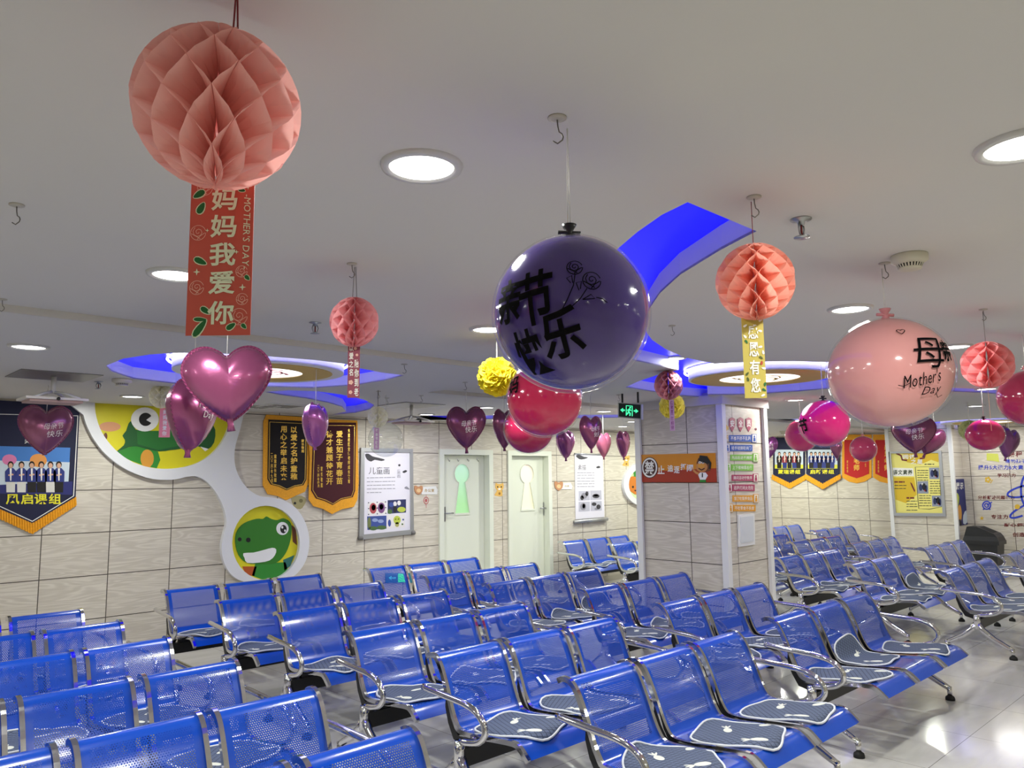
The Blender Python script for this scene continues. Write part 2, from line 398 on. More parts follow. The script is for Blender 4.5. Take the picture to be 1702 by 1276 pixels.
def disc_from(cx, cy, lx, ly, z, k=1.0, n=40):
    c = on_z(cx, cy, z); r = (on_z(lx, ly, z)-c).length*k
    return c, r, [c+Vector((r*math.cos(2*PI*i/n), r*math.sin(2*PI*i/n), 0)) for i in range(n)]
PLANETS = []      # (centre, golden radius, island radius)
cA, rA, _ = disc_from(1262, 628.5, 1149, 634, Z_MID); PLANETS.append((cA, rA, rA*1.04))
cB, rB, _ = disc_from(433, 619, 305, 616, Z_FAR); PLANETS.append((cB, rB*.98, rB*1.14))
def ring_loop(px, py, r, z, sq=1.0, n=36):
    c = on_z(px, py, z); return c, [c+Vector((r*math.cos(2*PI*i/n), r*sq*math.sin(2*PI*i/n), 0)) for i in range(n)]
cC, COVE_C = ring_loop(1298, 703.5, 1.0, Z_MID); PLANETS.append((cC, .55, .70))
cD, COVE_D = ring_loop(1645, 701.5, 1.05, Z_MID); PLANETS.append((cD, .55, .72))

wall_grain_l, wall_grain_c, wall_grain_r = wall_mat('wall_boards_door_wall', 0, 2.49), wall_mat('wall_boards_column_side', 1, YC0+.42), wall_mat('wall_boards_column_front', 0, XC0+.22)
wall_grain_e = wall_mat('wall_boards_end_wall', 1, 3.66)
mb = MB(); mb.box(-6, XE+.3, -6, YW+.3, -.1, 0, floor_mat()); struct(mb, 'floor')
UPN = Vector((0, 0, 1))
cz = MB()
cz.prism([(-6, -6, Z_NEAR), (XE, -6, Z_NEAR), (XE, Y_NEAR, Z_NEAR), (-6, Y_NEAR, Z_NEAR)], UPN, 0, .25, ceil_paint)
mid_out = [(-6, Y_NEAR, Z_MID), (XE, Y_NEAR, Z_MID), (XE, 5.6, Z_MID), (X_FAR, 5.6, Z_MID), (X_FAR, Y_FAR, Z_MID), (-6, Y_FAR, Z_MID)]
L_mid, L_right = ceil_loop(COVE_MID, Z_MID), ceil_loop(COVE_RIGHT, Z_MID)
cz.prism(mid_out, UPN, 0, .01, ceil_paint, [L_mid, L_right, COVE_C, COVE_D])
L_left, L_tail, L_wall = ceil_loop(COVE_LEFT, Z_FAR), ceil_loop(COVE_TAIL, Z_FAR), ceil_loop(COVE_WALL, Z_FAR)
far_out = [(-6, Y_FAR, Z_FAR), (X_FAR, Y_FAR, Z_FAR), (X_FAR, 5.6, Z_FAR), (XE, 5.6, Z_FAR), (XE, YW, Z_FAR), (-6, YW, Z_FAR)]
cz.prism(far_out, UPN, 0, .01, ceil_paint, [L_left, L_tail, L_wall])
cz.box(-6, X_FAR, Y_FAR-.004, Y_FAR+.004, Z_FAR, Z_MID+.01, ceil_paint); cz.box(X_FAR-.004, X_FAR+.004, Y_FAR, 5.6, Z_FAR, Z_MID+.01, ceil_paint)
cz.box(X_FAR, XE, 5.596, 5.604, Z_FAR, Z_MID+.01, ceil_paint)
cz.box(-6.2, XE+.2, -6.2, YW+.2, 2.80, 2.85, ceil_paint)
struct(cz, 'ceiling')
# light coves: white sides, roof glows blue in place of LED light
cove_white = mat('cove_side_paint', '#e9e8ee', .6)
cove_blue = mat('blue_glowing_roof', '#0404f4', .35, emit=.8)
led_blue = mat('blue_led_strip', '#3a30ff', .4, emit=16)
led_white = mat('white_led_strip', '#f4f2ff', .4, emit=9)
CH = .09
COVES = []
def inside(loop, x, y):
    r = False; n = len(loop)
    for i in range(n):
        a, b = loop[i], loop[i-1]
        if (a.y > y) != (b.y > y) and x < (b.x-a.x)*(y-a.y)/(b.y-a.y)+a.x: r = not r
    return r
def hang_z(x, y):
    for l, isl in COVES:
        if inside(l, x, y) and not (isl and math.hypot(x-isl[0].x, y-isl[0].y) < isl[2]): return l[0].z+CH
    return ceil_z(x, y)
def cove(loop, name, island=None, led=True):
    m = MB(); N = len(loop); up = Vector((0, 0, CH)); z0 = loop[0].z; COVES.append((loop, island))
    v = [p for p in loop]+[p+up for p in loop]
    m.add(v, [(i, (i+1) % N, N+(i+1) % N, N+i) for i in range(N)], cove_white)
    m.prism(loop, UPN, CH, CH+.01, cove_blue)
    if island:
        c, rg, ri = island; n = 48; circ = lambda r, z: [Vector((c.x+r*math.cos(2*PI*i/n), c.y+r*math.sin(2*PI*i/n), z)) for i in range(n)]
        a, b = circ(ri, z0-.002), circ(ri, z0+CH)
        m.add(a+b, [(i, (i+1) % n, n+(i+1) % n, n+i) for i in range(n)], cove_white)
        m.prism(a, UPN, 0, .01, white_paint, [circ(rg*.58, z0-.002)])
        m.prism(circ(rg, z0-.005), UPN, 0, .003, mat('golden_ring_paint', '#cdab52', .5), [circ(rg*.58, z0-.005)])
        m.tube([Vector((c.x+(ri+.03)*math.cos(2*PI*i/n), c.y+(ri+.03)*math.sin(2*PI*i/n), z0+CH-.02)) for i in range(n)], .008, led_white, 6, closed=True)
    o = struct(m, name); return o
def recentre(loop, c, ri, k=.06):
    """keep the trough clear of its island"""
    out = []
    for p in loop:
        d = Vector((p.x-c.x, p.y-c.y, 0))
        out.append(c+d.normalized()*(ri+k)+Vector((0, 0, p.z-c.z)) if d.length < ri+k else p)
    return out
L_mid2, L_left2 = L_mid, L_left
cove(L_mid2, 'trim_1', PLANETS[0]); cove(L_left2, 'trim_2', PLANETS[1]); cove(COVE_C, 'trim_3', PLANETS[2]); cove(COVE_D, 'trim_4', PLANETS[3])
cove(L_tail, 'trim_5'); cove(L_right, 'trim_6'); cove(L_wall, 'trim_7')
def planet_lamp(k, label, cols):
    c, rg, ri = PLANETS[k]; z = c.z; n = 48
    circ = lambda r, zz: [Vector((c.x+r*math.cos(2*PI*i/n), c.y+r*math.sin(2*PI*i/n), zz)) for i in range(n)]
    t = thing('ceiling_lamp', label, 'ceiling lamp', (c.x, c.y, z))
    m = MB(); m.prism(circ(rg*.58, z+.002), UPN, 0, .02, mat('lit_acrylic', '#fffafa', .4, emit=1.6)); m.build('diffuser', t, t.location)
    m = MB(); rnd = random.Random(k)
    for j in range(5):
        a0 = j*1.26; pts = [(c.x+rg*(.12+.3*q/8)*math.cos(a0+q*.16), c.y+rg*(.12+.3*q/8)*math.sin(a0+q*.16)) for q in range(9)]
        V, F = stroke2d(pts, rg*.05); m.add([(x, y, z+.0005) for x, y in V], [f[::-1] for f in F], cols)
    V, F = stroke2d([(c.x+rg*.3*math.cos(2*PI*i/24), c.y+rg*.3*math.sin(2*PI*i/24)) for i in range(24)], rg*.03, True); m.add([(x, y, z+.0005) for x, y in V], [f[::-1] for f in F], cols)
    m.build('flower_print', t, t.location)
    l = bpy.data.lights.new('glow', 'AREA'); l.shape = 'DISK'; l.size = rg*1.1; l.energy = 9; l.spread = PI*.95
    lo = bpy.data.objects.new('glow', l); COL.objects.link(lo); lo.parent = t; lo.location = (0, 0, -.02)
planet_lamp(0, 'round lit panel with yellow flower in the golden ceiling ring before the column', mat('yellow_print', '#e8c24a', .5))
planet_lamp(1, 'round lit panel with red flower in the golden ceiling ring behind the big foil heart', mat('red_print', '#d8506a', .5))
planet_lamp(2, 'round lit panel in the small golden ceiling ring beyond the column', mat('yellow_print', '#e8c24a', .5))
planet_lamp(3, 'round lit panel in the ceiling ring before the lettered end wall', mat('yellow_print', '#e8c24a', .5))

# walls
D1 = [(736, 757), (811, 757)]; D2 = [(848.5, 757), (909, 757)]
def dspan(a): return on_y(a[0][0], a[0][1], YW), on_y(a[1][0], a[1][1], YW)
d1a, d1b = dspan(D1); d2a, d2b = dspan(D2); ZD = 2.065
mb = MB()
def wall_box(x0, x1, z0, z1): mb.box(x0, x1, YW, YW+.2, z0, z1, wall_grain_l)
JW = .055
wall_box(-6, d1a.x-JW, 0, 2.62); wall_box(d1b.x+JW, d2a.x-JW, 0, 2.62); wall_box(d2b.x+JW, XE+.2, 0, 2.62); wall_box(d1a.x-JW, d1b.x+JW, ZD+JW, 2.62); wall_box(d2a.x-JW, d2b.x+JW, ZD+JW, 2.62)
struct(mb, 'wall_left')
mb = MB(); mb.box(XE, XE+.2, -6.2, YW+.2, 0, 2.7, wall_grain_e); struct(mb, 'wall_right')
plain = mat('plain_wall_paint', '#d9d4c8', .7)
mb = MB(); mb.box(-6.2, -6, -6.2, YW+.2, 0, 2.7, plain); struct(mb, 'wall_back')
mb = MB(); mb.box(-6.2, XE+.2, -6.2, -6, 0, 2.7, plain); struct(mb, 'wall_front')
mb = MB(); mb.box(-6, XE, YW-.012, YW, 0, .09, mat('skirting', '#b9b3a6', .4))
o = struct(mb, 'baseboard_left')
# tiled column with white corner strips; pillar on the end wall
mb = MB()
mb.add([(XC0, YC0, 0), (XC0, YC1, 0), (XC0, YC1, 2.6), (XC0, YC0, 2.6)], [(0, 1, 2, 3)], wall_grain_c)
mb.add([(XC0, YC0, 0), (XC1, YC0, 0), (XC1, YC0, 2.6), (XC0, YC0, 2.6)], [(0, 1, 2, 3)], wall_grain_r)
mb.add([(XC1, YC0, 0), (XC1, YC1, 0), (XC1, YC1, 2.6), (XC1, YC0, 2.6)], [(0, 1, 2, 3)], wall_grain_c)
mb.add([(XC0, YC1, 0), (XC1, YC1, 0), (XC1, YC1, 2.6), (XC0, YC1, 2.6)], [(0, 1, 2, 3)], wall_grain_r)
for (x, y) in ((XC0, YC0), (XC1, YC0), (XC0, YC1)):
    mb.box(x-.035, x+.035, y-.035, y+.035, 0, 2.56, white_paint)
mb.box(XC0-.05, XC1+.05, YC0-.05, YC1+.05, 2.47, 2.57, ceil_paint)
struct(mb, 'column')
mb = MB(); mb.box(XP, XE, YP0, YP1, 0, 2.6, wall_grain_e)
for y in (YP0, YP1): mb.box(XP-.03, XP+.03, y-.03, y+.03, 0, 2.56, white_paint)
struct(mb, 'column')

# doors with keyhole panes, set back in the wall
door_paint = mat('door_paint', '#dfe3d6', .4)
def door(n, a, b, cx, cy, rpx, base, hx, top_hint, glow, flip):
    t = bpy.data.objects.new('door_%d' % n, None); COL.objects.link(t); t.location = (a.x, YW, 0); t['kind'] = 'structure'
    W = .075; m = MB()
    m.box(a.x-W, a.x, YW-.03, YW+.14, 0, ZD+W, door_paint); m.box(b.x, b.x+W, YW-.03, YW+.14, 0, ZD+W, door_paint); m.box(a.x, b.x, YW-.03, YW+.14, ZD, ZD+W, door_paint)
    m.build('door_frame', t, t.location)
    yl = YW+.09; Wd = Wall('y', yl); c = Wd.p(cx, cy); r = (Wd.p(cx+rpx, cy)-c).length
    ka, kb = Wd.p(*base[0]), Wd.p(*base[1]); pts = []
    for i in range(25):
        an = -PI*.36+i*(PI*1.72)/24; pts.append(Vector((c.x+r*math.cos(an), yl, c.z+r*math.sin(an))))
    pts += [Vector((ka.x, yl, ka.z)), Vector((kb.x, yl, ka.z))]
    leaf = MB(); leaf.prism([(a.x+.004, yl, .01), (b.x-.004, yl, .01), (b.x-.004, yl, ZD-.004), (a.x+.004, yl, ZD-.004)], (0, -1, 0), -.04, 0, door_paint, [pts])
    leaf.build('door_leaf', t, t.location)
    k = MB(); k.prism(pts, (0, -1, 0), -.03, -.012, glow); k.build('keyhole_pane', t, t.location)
    k = MB(); mid = sum(pts, Vector())/len(pts); q = [mid+(p-mid)*1.05 for p in pts]; k.prism(q, (0, -1, 0), 0, .012, door_paint, [pts]); k.build('pane_trim', t, t.location)
    h = Wd.p(*hx); s = -1 if flip else 1; m = MB()
    m.box(h.x-.02, h.x+.02, yl-.012, yl, h.z-.11, h.z+.09, steel); m.tube([(h.x, yl-.005, h.z), (h.x, yl-.05, h.z), (h.x+s*.03, yl-.055, h.z), (h.x+s*.13, yl-.05, h.z)], .011, steel)
    m.build('door_handle', t, t.location)
    for hxp in ((745, 760, 777, 793) if n == 1 else ()):
        h = Wd.p(hxp, 764); m = MB(); m.box(h.x-.012, h.x+.012, yl-.004, yl, h.z-.01, h.z+.03, white_paint); m.tube([(h.x, yl-.004, h.z+.01), (h.x, yl-.02, h.z-.02), (h.x, yl-.035, h.z-.02), (h.x, yl-.04, h.z)], .004, steel, 6); m.build('coat_hook', t, t.location)
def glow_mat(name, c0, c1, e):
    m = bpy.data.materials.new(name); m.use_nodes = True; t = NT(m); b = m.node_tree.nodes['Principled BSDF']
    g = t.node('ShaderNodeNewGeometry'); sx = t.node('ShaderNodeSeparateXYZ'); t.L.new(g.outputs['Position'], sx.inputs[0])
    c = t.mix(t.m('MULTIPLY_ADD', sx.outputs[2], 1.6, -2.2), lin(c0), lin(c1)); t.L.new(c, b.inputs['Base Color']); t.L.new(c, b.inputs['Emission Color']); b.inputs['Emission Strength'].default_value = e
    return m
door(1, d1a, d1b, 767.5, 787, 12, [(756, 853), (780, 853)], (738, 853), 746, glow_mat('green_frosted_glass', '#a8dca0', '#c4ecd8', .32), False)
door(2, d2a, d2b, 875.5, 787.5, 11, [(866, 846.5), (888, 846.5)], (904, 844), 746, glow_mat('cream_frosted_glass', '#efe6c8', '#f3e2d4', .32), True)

# ------------------------------------------------------------------ lamps and fittings on the ceiling
def downlight(p, label, r=.105, e=17, col=(.985, 1, .925)):
    t = thing('downlight', label, 'ceiling light', p, 'recessed ceiling downlights')
    m = MB(); m.lathe([(r*.80, -.004), (r*.84, -.012), (r*1.0, -.010), (r*1.03, 0), (r*1.03, .004), (r*.8, .004)], p, mat('downlight_trim', '#c9c8c6', .3)); m.build('trim_ring', t, p)
    m = MB(); m.lathe([(r*.80, -.006), (r*.79, .002)], p, lamp_white); m.build('diffuser', t, p)
    l = bpy.data.lights.new('glow', 'AREA'); l.shape = 'DISK'; l.size = r*1.6; l.energy = e; l.color = col; l.spread = PI
    lo = bpy.data.objects.new('glow', l); COL.objects.link(lo); lo.parent = t; lo.location = (0, 0, -.016)
    return t
DL = [((701, 275), 'large round downlight between the big paper ball and the purple balloon'), ((292, 455), 'round downlight partly behind the long red paper banner'),
      ((48, 575), 'round downlight above the ceiling bracket near the navy pennant'), ((220, 658), 'round downlight close above the frog picture'),
      ((812, 546), 'round downlight partly behind the purple balloon, above the yellow pom-pom'), ((1413, 512), 'round downlight just left of the big pink balloon neck'),
      ((1587, 575), 'round downlight between the pink balloon and the rightmost paper ball'), ((1702, 240), 'round downlight cut by the right picture edge, above everything near it'),
      ((709, 688), 'small far downlight beside the ceiling bracket near the framed poster'), ((808, 676.5), 'small far downlight above the foil heart before the first door'),
      ((1004, 683), 'small far downlight left of the exit sign'), ((1035, 708), 'small far downlight low beside the exit sign, above the scroll poster'),
      ((1052, 700), 'small far downlight just under the exit sign'), ((1322, 664), 'small far downlight left of the magenta balloon pair'),
      ((1621, 674), 'small far downlight below the rightmost paper ball'), ((1272, 722), 'tiny far downlight beyond the column, above the small foil heart')]
for px, lab in DL: downlight(on_ceiling(*px), lab, e=20)
downlight(on_ceiling(955, 606), 'added downlight hidden behind the large purple balloon, brightening the column', e=22)  # unseen lamp, added to brighten the column's left face
for x in (-3.5, -1.2, 1.1, 3.4, 5.7, 8.0, 10.3, 12.6):                 # unseen lamps added for illumination, carrying the grid on behind the photographer
    for y in (-4.2, -1.9):
        downlight(Vector((x, y, Z_NEAR)), 'unseen round downlight behind the photographer, added for illumination', e=11, col=(1, .985, .84))
for x, y, e, col in ((-.9, 2.7, 18, (.985, 1, .925)), (-1.0, 5.2, 18, (.985, 1, .925)), (-3, 3.2, 17, (.985, 1, .925)), (-3, 6.3, 17, (.985, 1, .925)), (13.4, 2.2, 20, (.985, 1, .91)), (13.9, 6.9, 34, (.96, 1, .84)), (11.0, 7.4, 32, (.96, 1, .84)), (13.6, 4.6, 20, (.96, 1, .86)), (8.6, 2.2, 17, (.985, 1, .925)), (8.3, 7.5, 16, (.96, 1, .84))):  # extra lamps added to brighten the left ceiling and the far walls
    downlight(Vector((x, y, ceil_z(x, y))), 'extra round downlight beyond the seats, added to brighten the room', e=e, col=col)

def hook(px, label, s=1.):
    p = on_ceiling(*px); t = thing('ceiling_hook', label, 'hook', p, 'wire hooks on the ceiling')
    m = MB(); m.lathe([(.020*s, 0), (.020*s, -.003), (.012*s, -.006), (.002, -.006)], p, mat('hook_base', '#b6b1a6', .5), 16); m.build('adhesive_base', t, p)
    m = MB(); pts = [(0, 0, -.004), (.001, 0, -.02)] + [(.012*math.sin(a), 0, -.032-.012*(1-math.cos(a))+.0) for a in (.3, .9, 1.5, 2.1)] + [(.0, 0, -.058), (-.01, 0, -.052)]
    dirv = Vector((RGT[0], RGT[1], 0)).normalized(); m.tube([p+dirv*(q[0]*s)+Vector((0, 0, q[2]*s)) for q in pts], .0016*s, wire_grey, 6); m.build('wire', t, p)
    return p
HK = [((926, 195), 'wire ceiling hook holding the purple balloon', 1.3), ((1470, 437), 'wire ceiling hook next to the nearest smoke detector', 1.3), ((1634, 514), 'wire ceiling hook holding the rightmost pink paper ball', 1.2),
      ((1253, 327), 'wire ceiling hook at the tip of the blue ceiling slot', 1.3), ((28, 340), 'empty wire ceiling hook left of the big paper ball', 1.3), ((4, 497), 'empty wire ceiling hook at the ceiling step by the left picture edge', 1.2),
      ((585, 438), 'wire ceiling hook holding the small pink paper ball over the downlight row', 1.2), ((1117, 541), 'empty wire ceiling hook in the bend of the blue ceiling slot', 1.2), ((672, 605), 'empty wire ceiling hook near the right tip of the ring cove', 1.4),
      ((773, 635), 'empty wire ceiling hook just left of the yellow pom-pom', 1.4), ((629, 650), 'wire ceiling hook holding the cream paper ball with ribbon', 1.4), ((700, 657), 'empty wire ceiling hook above the second projector bracket', 1.4),
      ((643, 661), 'empty wire ceiling hook beside the cream paper ball', 1.4), ((1028, 656), 'empty wire ceiling hook over the left end of the exit sign', 1.4)]
for px, lab, s in HK: hook(px, lab, s*.8)

def smoke_detector(px, label, r=.058):
    p = on_ceiling(*px); t = thing('smoke_detector', label, 'smoke detector', p, 'smoke detectors'); pl = mat('detector_plastic', '#cfcab8', .5)
    m = MB(); m.lathe([(r*.98, 0), (r, -.004), (r, -.022), (r*.78, -.032), (r*.72, -.034)], p, pl); m.build('base', t, p)
    m = MB(); n = 26
    for i in range(n):
        a = 2*PI*i/n; c, s = math.cos(a), math.sin(a); w = .0028
        m.add([p+Vector((c*r*k1-s*w*q, s*r*k1+c*w*q, z)) for k1, z in ((.74, -.033), (.62, -.048)) for q in (-1, 1)], [(0, 1, 3, 2)], pl)
    m.lathe([(r*.64, -.033), (r*.54, -.049)], p, mat('detector_dark', '#1b1a17', .6)); m.build('grille', t, p)
    m = MB(); m.lathe([(r*.64, -.047), (r*.62, -.053), (r*.3, -.056), (.002, -.056)], p, pl); m.build('cap', t, p)
smoke_detector((1511, 424), 'cream smoke detector with slotted grille above the big pink balloon', .062)
smoke_detector((203, 630), 'cream smoke detector before the frog picture', .07)
smoke_detector((1301, 716), 'tiny far smoke detector beyond the column', .06)
def sprinkler(px, label):
    p = on_ceiling(*px); t = thing('sprinkler', label, 'sprinkler', p, 'ceiling sprinkler heads')
    m = MB(); m.lathe([(.032, 0), (.032, -.003), (.012, -.008), (.01, -.02)], p, steel, 18); m.build('escutcheon', t, p)
    m = MB()
    for s in (-1, 1): m.tube([p+Vector((s*.011, 0, -.012)), p+Vector((s*.018, 0, -.03)), p+Vector((s*.012, 0, -.048)), p+Vector((0, 0, -.054))], .003, steel, 6)
    m.tube([p+Vector((0, 0, -.02)), p+Vector((0, 0, -.05))], .0035, mat('glass_bulb', '#7a2020', .2), 6); m.build('frame', t, p)
    m = MB(); m.lathe([(.004, -.054), (.024, -.057), (.024, -.060), (.002, -.061)], p, steel, 18); m.build('deflector', t, p)
sprinkler((1331, 364), 'chrome sprinkler head right of the paper ball on the yellow card'); sprinkler((524, 536), 'chrome sprinkler head left of the small pink paper ball')
sprinkler((164, 634), 'chrome sprinkler head beside the far smoke detector'); sprinkler((1255, 635), 'chrome sprinkler head near the golden ceiling ring before the column')

def projector(px, label, dep):
    p = on_ceiling(*px); t = thing('projector', label, 'projector', p, 'ceiling brackets with projectors'); grey = mat('bracket_plate', '#8b8a86', .4, .5)
    m = MB(); m.box(p.x-.26, p.x+.26, p.y-.26, p.y+.26, p.z-.006, p.z, grey); m.build('ceiling_plate', t, p)
    m = MB(); m.tube([p, p+Vector((0, 0, -.13))], .018, white_paint, 12)
    for a in range(4):
        d = Vector((math.cos(a*PI/2+PI/4), math.sin(a*PI/2+PI/4), 0)); m.tube([p+Vector((0, 0, -.12)), p+d*.10+Vector((0, 0, -.14)), p+d*.2+Vector((0, 0, -.175))], .010, white_paint, 8)
    m.build('pole', t, p)
    m = MB(); m.box(p.x-.2, p.x+.2, p.y-.15, p.y+.15, p.z-.188, p.z-.172, mat('projector_shell', '#e2dcd6', .4)); m.box(p.x-.17, p.x+.17, p.y-.12, p.y+.12, p.z-.205, p.z-.188, mat('projector_belly', '#b89a98', .6)); m.build('body', t, p)
    m = MB(); c = p+Vector((0, -.151, -.184)); m.lathe([(.012, 0), (.012, .015), (.009, .017)], c, mat('lens_black', '#111114', .1), 18, (0, -1, 0)); m.build('lens', t, p)
projector((90, 624), 'white projector on a ceiling bracket above the pale heart before the navy pennant', 0)
projector((684, 673), 'white projector on a ceiling bracket before the framed poster', 0)
def air_vent(px, label):
    p = on_ceiling(*px); t = thing('ceiling_vent', label, 'vent', p, 'ceiling air vents'); g = mat('vent_grey', '#9b9996', .5)
    m = MB()
    for k in range(6): m.box(p.x-.17+k*.06, p.x-.15+k*.06+.02, p.y-.18, p.y+.18, p.z-.012, p.z-.004, g)
    m.build('slats', t, p)
    m = MB(); m.box(p.x-.2, p.x+.2, p.y-.2, p.y-.18, p.z-.014, p.z, white_paint); m.box(p.x-.2, p.x+.2, p.y+.18, p.y+.2, p.z-.014, p.z, white_paint); m.box(p.x-.2, p.x-.18, p.y-.18, p.y+.18, p.z-.014, p.z, white_paint); m.box(p.x+.18, p.x+.2, p.y-.18, p.y+.18, p.z-.014, p.z, white_paint)
    m.build('frame', t, p)
air_vent((469, 673.5), 'square ceiling vent above the black pennant'); air_vent((424, 674), 'square ceiling vent beside the tail of the big foil heart')

# exit sign hanging on two rods
c = at_depth(1046, 681, 7.6); Wx = Wall('x', c.x)
t = thing('exit_sign', 'hanging green and black exit sign with running figure and two arrows', 'exit sign', (c.x, c.y, ceil_z(c.x, c.y)))
green = mat('exit_green', '#4dffb0', .5, emit=1.1); dark = mat('exit_dark', '#07201a', .4)
m = MB(); wpoly(m, Wx, [(1027, 668.5), (1066, 671.5), (1066, 697), (1027, 693.5)], -.03, 0, mat('exit_case', '#b9bcbc', .35, .6)); m.build('case', t, t.location)
m = MB(); wpoly(m, Wx, [(1029, 670), (1064.5, 672.7), (1064.5, 695.3), (1029, 692)], 0, .004, dark); m.build('panel', t, t.location)
m = MB()
for s in (1, -1):
    bx = 1046.5; q = lambda dx, dy: (bx+s*dx, 682.2+dy+dx*s*.07)
    wpoly(m, Wx, [q(7.5, -1.2), q(10.5, -1.2), q(10.5, -3.6), q(15, 0), q(10.5, 3.6), q(10.5, 1.2), q(7.5, 1.2)][::1 if s > 0 else -1], .004, .006, green)
wstroke(m, Wx, [(1041.5, 690.5), (1041.5, 674), (1051.5, 674.8), (1051.5, 691.5)], .011, .006, green)
wpoly(m, Wx, ell_px(1048, 677.2, 1.3, 1.5, 10), .004, .006, green)
wstroke(m, Wx, [(1047, 679), (1045.5, 684), (1048, 687), (1047.5, 691)], .016, .006, green); wstroke(m, Wx, [(1045.5, 684), (1043.5, 687.5), (1042, 688)], .014, .006, green); wstroke(m, Wx, [(1043, 682), (1046.8, 680), (1049.7, 682.5)], .010, .006, green)
m.build('pictogram', t, t.location)
for x in (1033, 1059):
    m = MB(); q = Wx.p(x, 669); m.tube([q+Vector((.015, 0, 0)), Vector((q.x+.015, q.y, ceil_z(q.x, q.y)))], .010, mat('rod_black', '#161616', .5), 8); m.build('hanging_rod', t, t.location)
# low exit sign on the door wall behind the seats
q0 = WL.p(665, 960); t = thing('exit_sign', 'small green exit plate low on the wall behind the back bench', 'exit sign', (q0.x, YW, q0.z))
m = MB(); wrect(m, WL, 640, 952, 691, 968, 0, .02, mat('exit_teal', '#0d6f86', .4, emit=.15)); m.build('plate', t, t.location)
m = MB(); wrect(m, WL, 660, 953, 672, 967, .02, .022, mat('exit_lit', '#3dff78', .4, emit=1.0)); wpoly(m, WL, [(644, 960), (649, 956.5), (649, 959), (656, 959), (656, 961), (649, 961), (649, 963.5)], .02, .022, mat('exit_lit2', '#58e0e8', .4, emit=.6)); m.build('pictogram', t, t.location)

# ------------------------------------------------------------------ benches
def catmull(P, k=4):
    P = [np.array(p, float) for p in P]; P = [2*P[0]-P[1]]+P+[2*P[-1]-P[-2]]; out = []
    for i in range(1, len(P)-2):
        p0, p1, p2, p3 = P[i-1:i+3]
        for q in range(k):
            t = q/k; out.append(.5*((2*p1)+(-p0+p2)*t+(2*p0-5*p1+4*p2-p3)*t*t+(-p0+3*p1-3*p2+p3)*t**3))
    out.append(P[-2]); return out
PROF = catmull([(-.762, .362), (-.735, .386), (-.70, .413), (-.655, .424), (-.52, .412), (-.38, .397), (-.28, .392), (-.225, .404), (-.192, .445), (-.165, .50), (-.125, .60), (-.082, .69), (-.05, .733), (-.015, .752), (.02, .752), (.048, .738)], 3)
SARC = [0.0]
for a, b in zip(PROF, PROF[1:]): SARC.append(SARC[-1]+float(np.hypot(*(b-a))))
NRM = []
for i in range(len(PROF)):
    d = PROF[min(i+1, len(PROF)-1)]-PROF[max(i-1, 0)]; d = d/np.hypot(*d); NRM.append(np.array([-d[1], d[0]]))
def prof_at(s):
    """point, normal on the seat profile at arc length s (straight on beyond the ends)"""
    if s <= 0: d = (PROF[1]-PROF[0]); d = d/np.hypot(*d); return PROF[0]+d*s, NRM[0]
    for i in range(len(SARC)-1):
        if s <= SARC[i+1]:
            t = (s-SARC[i])/(SARC[i+1]-SARC[i]); n = NRM[i]*(1-t)+NRM[i+1]*t; return PROF[i]*(1-t)+PROF[i+1]*t, n/np.hypot(*n)
    return PROF[-1], NRM[-1]
blue_sheet = perforated('perforated_blue_sheet', '#0846b6')
rubber = mat('black_rubber', '#101010', .7)
SW = .48
